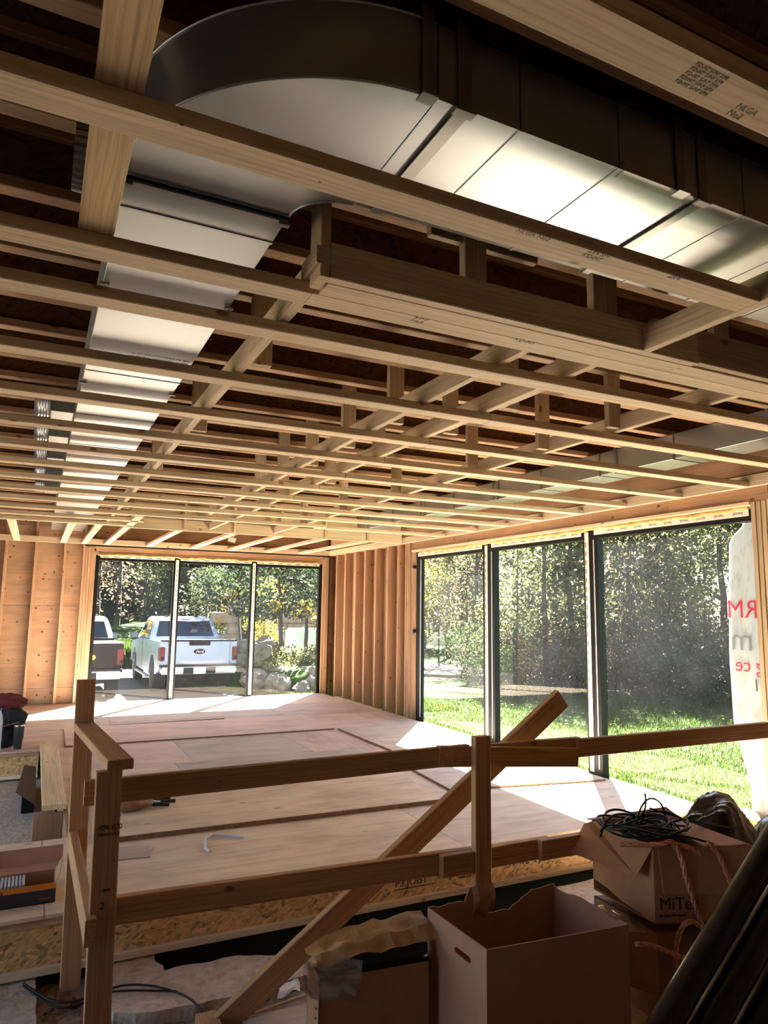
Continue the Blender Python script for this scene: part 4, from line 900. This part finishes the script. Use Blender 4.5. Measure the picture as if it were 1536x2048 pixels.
# ------------------------------------------------------------------ trees
def leafcloud(name, blobs, n, s0, s1, m, bias=0):
    """n leaf quads in a list of (centre, radii) blobs"""
    wts = np.array([b[1][0] * b[1][1] * b[1][2] for b in blobs]); wts = wts / wts.sum()
    idx = nr.choice(len(blobs), n, p=wts); C = np.array([b[0] for b in blobs])[idx]; Rr_ = np.array([b[1] for b in blobs])[idx]
    u = nr.normal(size=(n, 3)); u /= np.linalg.norm(u, axis=1)[:, None]; rad = nr.uniform(.35, 1, n) ** .6
    P = C + u * Rr_ * rad[:, None]
    a = nr.normal(size=(n, 3)); a /= np.linalg.norm(a, axis=1)[:, None]; b = np.cross(a, nr.normal(size=(n, 3))); b /= np.linalg.norm(b, axis=1)[:, None]
    s = nr.uniform(s0, s1, n)[:, None]
    V = np.stack([P - a * s, P - b * s * .45, P + a * s, P + b * s * .45], 1).reshape(-1, 3)
    me = bpy.data.meshes.new(name); me.from_pydata(V.tolist(), [], [(4 * i, 4 * i + 1, 4 * i + 2, 4 * i + 3) for i in range(n)])
    at = me.attributes.new('tint', 'FLOAT', 'POINT'); at.data.foreach_set('value', np.clip(np.repeat(nr.beta(2, 2.6, n) + bias, 4), 0, 1).astype(np.float32))
    me.materials.append(m); return me
def trunkmesh(name, h, r, seed, nb=7, spread=1.2):
    rr = random.Random(seed); bm = bmesh.new()
    def limb(p, q, r0, r1, n=5, wob=.1):
        p, q = Vector(p), Vector(q); d = (q - p).normalized(); u = d.orthogonal().normalized(); v = d.cross(u); prev = None
        for k in range(n + 1):
            t = k / n; c = p.lerp(q, t) + Vector((rr.uniform(-wob, wob), rr.uniform(-wob, wob), 0)) * (1 if 0 < k < n else 0); r_ = r0 + (r1 - r0) * t
            ring = [bm.verts.new(c + (u * math.cos(a) + v * math.sin(a)) * r_) for a in [i * 2 * PI / 7 for i in range(7)]]
            if prev:
                for i in range(7): bm.faces.new((prev[i], prev[(i + 1) % 7], ring[(i + 1) % 7], ring[i]))
            prev = ring
    limb((0, 0, -.2), (rr.uniform(-.2, .2), rr.uniform(-.2, .2), h), r, r * .25, 8, r * .6)
    for k in range(nb):
        z = h * rr.uniform(.35, .9); a = rr.uniform(0, 2 * PI); l = spread * rr.uniform(.6, 1.2)
        limb((0, 0, z), (l * math.cos(a), l * math.sin(a), z + l * rr.uniform(.3, .8)), r * .35, r * .06, 4, .06)
    bmesh.ops.recalc_face_normals(bm, faces=bm.faces); me = bpy.data.meshes.new(name); bm.to_mesh(me); bm.free(); me.materials.append(M['bark']); me.shade_smooth(); return me
KINDS = {}
def kind(key, n, s0, s1, m, h, wide, r, z0=.35, seeds=3, bias=0, nblob=11):
    out = []
    for s in range(seeds):
        rr = random.Random(hash((key, s)) % 9999 if False else sum(map(ord, key)) * 7 + s)
        bl = [((rr.uniform(-1, 1) * wide * .6, rr.uniform(-1, 1) * wide * .6, h * rr.uniform(z0, .95)), (wide * rr.uniform(.35, .6), wide * rr.uniform(.35, .6), h * rr.uniform(.08, .16))) for _ in range(nblob)]
        out.append((leafcloud(key, bl, n, s0, s1, M[m], bias), trunkmesh(key + ' trunk', h * .9, r, s + 5)))
    KINDS[key] = out
kind('dense', 5200, .08, .19, 'leafdark', 9, 2.3, .16, .12, nblob=16)
kind('green', 2600, .06, .15, 'leafgreen', 8, 2.1, .13, .15, nblob=14)
kind('brown', 2400, .05, .11, 'leafbrown', 8.5, 2.0, .13, .10, nblob=15)
kind('yellow', 2000, .07, .15, 'leafyel', 7, 1.9, .11, .2)
kind('sapling', 900, .05, .11, 'leafgreen', 6, 1.1, .05, .2, bias=.2, nblob=9)
LAB = {'dense': 'dense dark green tree in the woods', 'green': 'leafy green tree in the woods', 'brown': 'brownish tree with thinning leaves in the woods', 'yellow': 'yellow autumn tree in the woods', 'sapling': 'slender sapling with light leaves at the wood edge'}
NAM = {'dense': 'dense_tree', 'green': 'leafy_tree', 'brown': 'thinning_tree', 'yellow': 'autumn_tree', 'sapling': 'sapling'}
def tree(k, x, y, z, s, where, group, label=None):
    lm, tm = KINDS[k][rnd.randrange(len(KINDS[k]))]
    r = bpy.data.objects.new(NAM[k], None); link(r, None, Matrix.Translation((x, y, z)) @ Matrix.Rotation(rnd.uniform(0, 6.28), 4, 'Z') @ Matrix.Scale(s, 4))
    tag(r, label or LAB[k] + where, 'tree', group)
    W = WORLD[r.name]
    for nm, me in (('crown', lm), ('trunk', tm)): o = link(bpy.data.objects.new(nm, me), r, W)
    return r
def polar(r, b): b = math.radians(b); return r * math.sin(b), r * math.cos(b)
ks = ['brown', 'green', 'brown', 'dense', 'green', 'yellow', 'brown', 'sapling']
for i in range(40):
    b = 25 + 36 * ((i * .618) % 1); r_ = (22 + 4 * rnd.random()) if i % 2 else rnd.uniform(26, 36)
    if b < 33: r_ += 6
    x, y = polar(r_, b); tree(ks[i % 8] if b < 42 else ('brown', 'sapling', 'green', 'brown', 'green')[i % 5], x, y, GZ, rnd.uniform(.85, 1.2), ' across the lawn from the side window', 'woodland across the lawn')
for i in range(30):
    x = -4 + 30 * ((i * .618) % 1) + rnd.uniform(-.5, .5); y = rnd.uniform(37, 46) if i < 18 else rnd.uniform(48, 56); tree(('dense', 'dense', 'brown', 'green')[i % 4], x, y, GZ + 1.1, rnd.uniform(.9, 1.25) if i < 18 else rnd.uniform(1.5, 1.9), ' beyond the bank behind the trucks', 'woodland behind the trucks')
for x, y, k, s in ((6.4, 29.5, 'green', .62), (8.3, 30.5, 'yellow', .62), (7.4, 24.5, 'yellow', .55), (1.5, 33, 'yellow', .5), (11, 32, 'dense', .9), (13, 34, 'dense', 1)):
    tree(k, x, y, GZ, s, ', standing between the white truck and the stone garden', None, {6.4: 'small green tree directly beyond the white truck roof', 8.3: 'small yellow tree beyond the white truck tailgate', 7.4: 'low yellow maple hanging over the stone garden', 1.5: 'yellow bush showing beyond the dark truck', 11: 'dark tree filling the far window behind the stone garden', 13: 'dark tree behind the garden trunks, near the corner studs'}[x])
# garden trees seen as trunks in the far window
for x, y, r_, h, lab in ((6.72, 20.4, .10, 3.4, 'straight grey garden tree behind the boulders in the far window'), (8.1, 22.2, .085, 3.2, 'thinner forked garden tree right of the straight one'), (5.75, 21.6, .06, 2.8, 'slim garden trunk behind the second window mullion')):
    t_ = empty('garden_tree', (x, y, -.4), lab, 'tree')
    link(bpy.data.objects.new('trunk', trunkmesh('garden trunk', h, r_, int(x * 10), 5, .9)), t_, Matrix.Translation((x, y, -.3)))
    bl = [((rnd.uniform(-1.1, 1.1), rnd.uniform(-1, 1), rnd.uniform(1.7, 3.2)), (.55, .55, .42)) for _ in range(10)]
    link(bpy.data.objects.new('crown', leafcloud('garden crown', bl, 2200, .05, .11, M['leafdark'])), t_, Matrix.Translation((x, y, -.3)))
    bl = [((rnd.uniform(-1.0, 1.0), rnd.uniform(-1, -.3), rnd.uniform(1.1, 2.2)), (.22, .2, .2)) for _ in range(6)]
    link(bpy.data.objects.new('yellow_leaves', leafcloud('garden yellow', bl, 160, .05, .10, M['leafyel'], .3)), t_, Matrix.Translation((x, y, -.3)))
# undergrowth at the wood edge
for i in range(30):
    b = 34 + 27 * i / 29; x, y = polar(20.5 + rnd.uniform(0, 3), b)
    k = ('leafbrown', 'leafgreen', 'leafdark')[i % 3]
    key = 'under' + k
    if key not in KINDS: KINDS[key] = leafcloud(key, [((rnd.uniform(-.9, .9), rnd.uniform(-.9, .9), rnd.uniform(.2, 1.3)), (.6, .6, .45)) for _ in range(9)], 3000, .02, .055, M[k])
    o = link(bpy.data.objects.new('shrub', KINDS[key]), None, Matrix.Translation((x, y, GZ)) @ Matrix.Rotation(rnd.uniform(0, 6), 4, 'Z') @ Matrix.Scale(rnd.uniform(.9, 1.5), 4))
    tag(o, 'tangled undergrowth shrub at the foot of the woods across the lawn', 'shrub', 'undergrowth along the wood edge')

# stone garden
rocks = ((5.65, 20.2, .12, .58, 'tall tan boulder heaped beside the white truck tailgate'), (6.25, 20.7, .32, .40, 'pale flat topped boulder high on the stone heap'), (5.55, 19.3, -.50, .42, 'grey boulder at the foot of the heap beside the truck bumper'), (6.15, 19.2, -.62, .42, 'low grey boulder before the straight garden tree'), (7.35, 19.3, -.55, .50, 'big shaded grey boulder right of the straight garden tree'), (6.35, 20.1, -.3, .34, 'tan boulder beside the straight garden trunk'), (6.8, 18.9, -.70, .26, 'small dark boulder between the two large ones'))
for i, (x, y, z, s, lab) in enumerate(rocks): tag(lumpy('boulder', (x, y, z), (s, s * .8, s * .72), M['rock'], None, 3, .45, 1.3, i * 2 + 1), lab, 'rock')
tag(lumpy('garden_mound', (6.9, 21.0, -.75), (2.6, 1.9, .75), M['lawn'], None, 4, .2, 2, 4, False), kind='structure')
for x, y, lab in ((6.45, 19.95, 'small green shrub between boulders at the straight garden tree'), (7.6, 20.6, 'light green shrub behind the forked garden tree')):
    bl = [((rnd.uniform(-.3, .3), rnd.uniform(-.3, .3), rnd.uniform(0, .45)), (.25, .25, .2)) for _ in range(6)]
    tag(link(bpy.data.objects.new('shrub', leafcloud('garden shrub', bl, 700, .03, .07, M['leafgreen'], .25)), None, Matrix.Translation((x, y, -.15))), lab, 'shrub')
wt = empty('water_tote', (8.3, 23.5, .1), 'white plastic tank standing beyond the forked garden tree', 'tank')
bevbox('tank_body', 8.0, 9.2, 23.2, 24.2, -.4, .78, .08, M['white'], wt); bevbox('tank_cap', 8.5, 8.7, 23.6, 23.8, .78, .84, .01, M['black'], wt)
bw = empty('block_wall', (9, 27.5, -.8), 'grey stone retaining terrace beyond the garden trees', 'terrace')  # a wall of stacked blocks
for j in range(6):
    for i in range(6): bevbox('stone_block', 6.2 + 1.2 * i + .6 * (j % 2), 7.38 + 1.2 * i + .6 * (j % 2), 27.4 + rnd.uniform(-.02, .02), 28, GZ + .42 * j, GZ + .42 * j + .41, .02, M['rock'], bw, None, 1)
sh = empty('shed', (12, 33, -.8), 'dark shed behind the retaining wall', 'shed')
bx('shed_wall', 9.2, 14.5, 30.5, 33, GZ, 3.2, M['darkcarton'], sh); prism('shed_roof', [(8.9, 3.2), (14.8, 3.2), (11.85, 4.4)], 'y', 30.3, 33.2, M['black'], sh)
cr = empty('dark_crate', (8.0, 26, .7), 'dark open crate on the stone retaining wall holding pale jugs', 'crate')
for x0, x1, z0, z1 in ((7.3, 8.6, .62, .68), (7.3, 7.36, .68, 1.2), (7.9, 7.95, .68, 1.2), (8.54, 8.6, .68, 1.2)): bx('crate_slat', x0, x1, 27.0, 27.38, z0, z1, M['black'], cr)
for i, x in enumerate((7.45, 8.1)):
    tag(bevbox('jug', x, x + .3, 27.05, 27.3, .681, 1.08, .05, M['white']), 'pale jug standing in the %s half of the dark crate' % ('near' if i == 0 else 'far'), 'jug')
bx('crate_leg', 7.4, 7.5, 27.0, 27.38, GZ, .62, M['black'], cr); bx('crate_leg', 8.4, 8.5, 27.0, 27.38, GZ, .62, M['black'], cr)

# banner hanging outside by the near jamb of the side window
bn = empty('banner', (4.99, 3.7, 1.2), 'white printed tarpaulin sheet hanging outside at the near jamb of the side window', 'banner')
def banner():
    lft = [(2.30, 3.62), (2.25, 3.66), (2.07, 3.835), (1.65, 3.86), (1.10, 3.88), (.64, 3.875), (.40, 3.82), (.21, 3.755), (.05, 3.75), (-.1, 3.76)]
    vs = []; K = 16; n = 40
    for j in range(n + 1):
        z = 2.30 - 2.4 * j / n
        for (za, ya), (zb, yb) in zip(lft, lft[1:]):
            if za >= z >= zb: yl = ya + (yb - ya) * (za - z) / (za - zb)
        for i in range(K + 1):
            t = i / K; y = yl + (3.36 - yl) * t
            vs.append((4.985 + .012 * math.sin(y * 38 + z * 2.2) + .01 * mnz.noise(Vector((y * 9, z * 3, 0))), y, z))
    fs = [(j * (K + 1) + i, j * (K + 1) + i + 1, (j + 1) * (K + 1) + i + 1, (j + 1) * (K + 1) + i) for j in range(n) for i in range(K)]
    o = mesh('tarpaulin', vs, fs, M['tarp'], bn, None, True); md = o.modifiers.new('thick', 'SOLIDIFY'); md.thickness = .002; return o
tarp = banner()
m_, nt_, b_ = mat('translucent white tarpaulin', lin('E3E6E8'), .6); b_.inputs['Transmission Weight'].default_value = 0
tr = N(nt_, 'BsdfTranslucent'); tr.inputs[0].default_value = lin('D5D8DA'); mx = N(nt_, 'MixShader'); mx.inputs[0].default_value = .12
g_ = noise(nt_, coords(nt_, (1, 8, 3), False), 2, 5, .7); L(nt_, ramp(nt_, g_, [(.34, lin('A9A49C')), (.5, lin('C4C8CA'))]), b_.inputs['Base Color'])
L(nt_, b_.outputs[0], mx.inputs[1]); L(nt_, tr.outputs[0], mx.inputs[2]); L(nt_, mx.outputs[0], nt_.nodes['Material Output'].inputs[0])
tarp.data.materials[0] = m_
for body, z, s, y, mm in (('RM', 1.47, .20, 3.60, 'red'), ('m', 1.22, .26, 3.66, 'greyprint'), ('g ce', 1.06, .15, 3.585, 'red'), ('991', .92, .13, 3.49, 'printgrey')):
    # read from outside: right of the reader is +y there
    text('lettering', body, s, face((4.966, y, z), (0, 1, 0), (0, 0, 1)), M[mm], bn, .0005)

# ------------------------------------------------------------------ trucks
def truck(name, label, paint, x, y, z, badge, plate, detail=True):
    T_ = Matrix.Translation((x, y, z)); r = empty(name, (x, y, z), label, 'truck')
    def arch(yc, ra, za, n=9): return [(yc - ra * math.cos(PI * k / n), za + ra * math.sin(PI * k / n)) for k in range(n + 1)]
    low = [(.10, .62)] + [(.62, .52)] + arch(1.25, .50, .50) + [(1.80, .44), (4.35, .44)] + arch(4.93, .50, .50) + [(5.5, .5), (5.78, .6), (5.82, .95), (5.7, 1.16), (4.3, 1.28), (3.9, 1.32), (2.0, 1.36), (.06, 1.38), (.05, .9)]
    body = prism('body', low, 'x', -.99, .99, M[paint], r, T_, .02)
    # cab tapering to the roof
    cab = [(1.95, 1.34), (1.98, 1.40), (2.30, 1.86), (2.5, 1.94), (3.3, 1.97), (3.75, 1.93), (4.65, 1.30)]
    vs = []
    for s in (-1, 1):
        for (yy, zz) in cab: wdt = .97 - max(0, zz - 1.36) * .33; vs.append((s * wdt, yy, zz))
    n = len(cab); fs = [tuple(range(n)), tuple(range(2 * n - 1, n - 1, -1))] + [(i, (i + 1) % n, (i + 1) % n + n, i + n) for i in range(n)]
    bm = bmesh.new(); bv = [bm.verts.new(v) for v in vs]; [bm.faces.new([bv[i] for i in f]) for f in fs]
    bmesh.ops.bevel(bm, geom=bm.edges[:], offset=.03, segments=2, affect='EDGES', clamp_overlap=True); frombm('cab', bm, M[paint], r, T_, True)
    def quad(nm, pts, m, th=.008):
        o = mesh(nm, pts, [tuple(range(len(pts)))], M[m], r, T_); md = o.modifiers.new('thick', 'SOLIDIFY'); md.thickness = th; md.offset = 0; return o
    quad('rear_window', [(-.80, 1.985, 1.43), (.80, 1.985, 1.43), (.70, 2.275, 1.85), (-.70, 2.275, 1.85)], 'carglass')
    for s in (-1, 1):
        quad('side_window', [(s * .955, 2.25, 1.42), (s * .955, 3.15, 1.42), (s * .815, 3.12, 1.86), (s * .825, 2.45, 1.83)], 'carglass')
        quad('side_window', [(s * .955, 3.22, 1.42), (s * .955, 4.35, 1.38), (s * .82, 3.72, 1.84), (s * .815, 3.2, 1.87)], 'carglass')
        m_ = bevbox('mirror', s * 1.02 if s > 0 else -1.24, 1.24 if s > 0 else -1.02, 4.02, 4.12, 1.30, 1.48, .03, M['black'], r, T_)
        bevbox('mirror_glass', (1.04 if s > 0 else -1.22), (1.22 if s > 0 else -1.04), 4.014, 4.019, 1.32, 1.46, .002, M['greyprint'], m_, T_)
        bevbox('running_board', s * .99 - .06, s * .99 + .06, 1.95, 4.2, .33, .39, .015, M['bumper'], r, T_)
        tl = bevbox('tail_light', s * .925 - .07, s * .925 + .07, .028, .28, .88, 1.24, .02, M['redlens'], r, T_)
        bevbox('lamp_housing', s * .93 - .03, s * .93 + .06, .022, .2, .90, 1.0, .01, M['black'], tl, T_)
        bevbox('mud_flap', s * .84 - .14, s * .84 + .14, .68, .70, .2, .56, .004, M['black'], r, T_)
        quad('door_seam', [(s * .9935, 3.17, .5), (s * .9935, 3.19, .5), (s * .9935, 3.19, 1.36), (s * .9935, 3.17, 1.36)], 'black', .002)
        for yy in (2.45, 3.32): bevbox('door_handle', s * 1.0 - .012, s * 1.0 + .012, yy, yy + .16, 1.16, 1.20, .006, M[paint], r, T_)
        for yc in (1.25, 4.93):
            W = T_ @ Matrix.Translation((s * .86, yc, .395)) @ Matrix.Rotation(s * PI / 2, 4, 'Y')
            wh = lathe('wheel', [(.22, -.13), (.36, -.13), (.392, -.10), (.395, .0), (.392, .10), (.36, .13), (.23, .13)], M['tire'], r, W, 28)
            lathe('rim', [(.21, .10), (.23, .132), (.20, .12), (.06, .10), (.05, .125)], M['chrome'], wh, W, 20)
    tg = bevbox('tailgate', -.80, .80, .02, .10, .80, 1.37, .02, M[paint], r, T_)
    bevbox('tailgate_lip', -.98, .98, .03, .14, 1.375, 1.415, .012, M['black'] if paint == 'whitepaint' else M['chrome'], r, T_)
    bevbox('tailgate_recess', -.70, .70, .014, .021, .90, .96, .003, M[paint], tg, T_)
    bevbox('tailgate_handle', -.27, .27, .008, .03, 1.27, 1.40, .01, M['black'], tg, T_)
    bevbox('bumper', -.96, .96, -.10, .09, .56, .74, .035, M['bumper'], r, T_)
    bevbox('bumper_step', -.98, .98, -.06, .12, .735, .79, .01, M['black'], r, T_)
    bevbox('bumper_inset', -.42, .42, -.106, -.06, .57, .72, .015, M['black'], r, T_)
    bevbox('hitch', -.08, .08, -.02, .2, .42, .52, .01, M['black'], r, T_)
    bevbox('axle', -.75, .75, 1.17, 1.33, .34, .46, .03, M['black'], r, T_)
    bevbox('underbody', -.72, .72, .5, 5.4, .42, .6, .02, M['black'], r, T_)
    bevbox('roof_lamp', -.14, .14, 2.262, 2.30, 1.865, 1.90, .008, M['redlens'], r, T_)
    for xx in (-.42, .42): bevbox('roof_marker', xx - .06, xx + .06, 2.75, 2.95, 1.95, 1.985, .012, M['black'], r, T_)
    if badge:
        lathe('emblem', [(.5, 0), (1, .2), (1, .6), (.96, 1)], M['black'], tg, T_ @ Matrix.Translation((0, .021, 1.12)) @ Matrix.Rotation(PI / 2, 4, 'X') @ Matrix.Diagonal((.15, .066, .016, 1)), 28)
        text('lettering', badge, .10, T_ @ face((0, .0035, 1.088), (1, 0, 0), (0, 0, 1)), M['silver'], tg, .001, 'CENTER', .35)
    else:
        lathe('emblem', [(.5, 0), (1, .2), (1, .6), (.96, 1)], M['orange'], tg, T_ @ Matrix.Translation((.32, .021, 1.06)) @ Matrix.Rotation(PI / 2, 4, 'X') @ Matrix.Diagonal((.06, .06, .016, 1)), 16)
    if plate:
        pl = bevbox('licence_plate', -.155, .155, -.115, -.107, .565, .72, .003, M['white'], r, T_)
        text('lettering', plate, .095, T_ @ face((0, -.1158, .605), (1, 0, 0), (0, 0, 1)), M['blue'], pl, .0005, 'CENTER', sx=.75)
    return r
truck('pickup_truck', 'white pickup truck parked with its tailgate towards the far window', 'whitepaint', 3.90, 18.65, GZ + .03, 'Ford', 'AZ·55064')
truck('pickup_truck', 'dark brown pickup truck cut by the left jamb of the far window', 'darkpaint', .98, 17.9, GZ + .03, None, None)
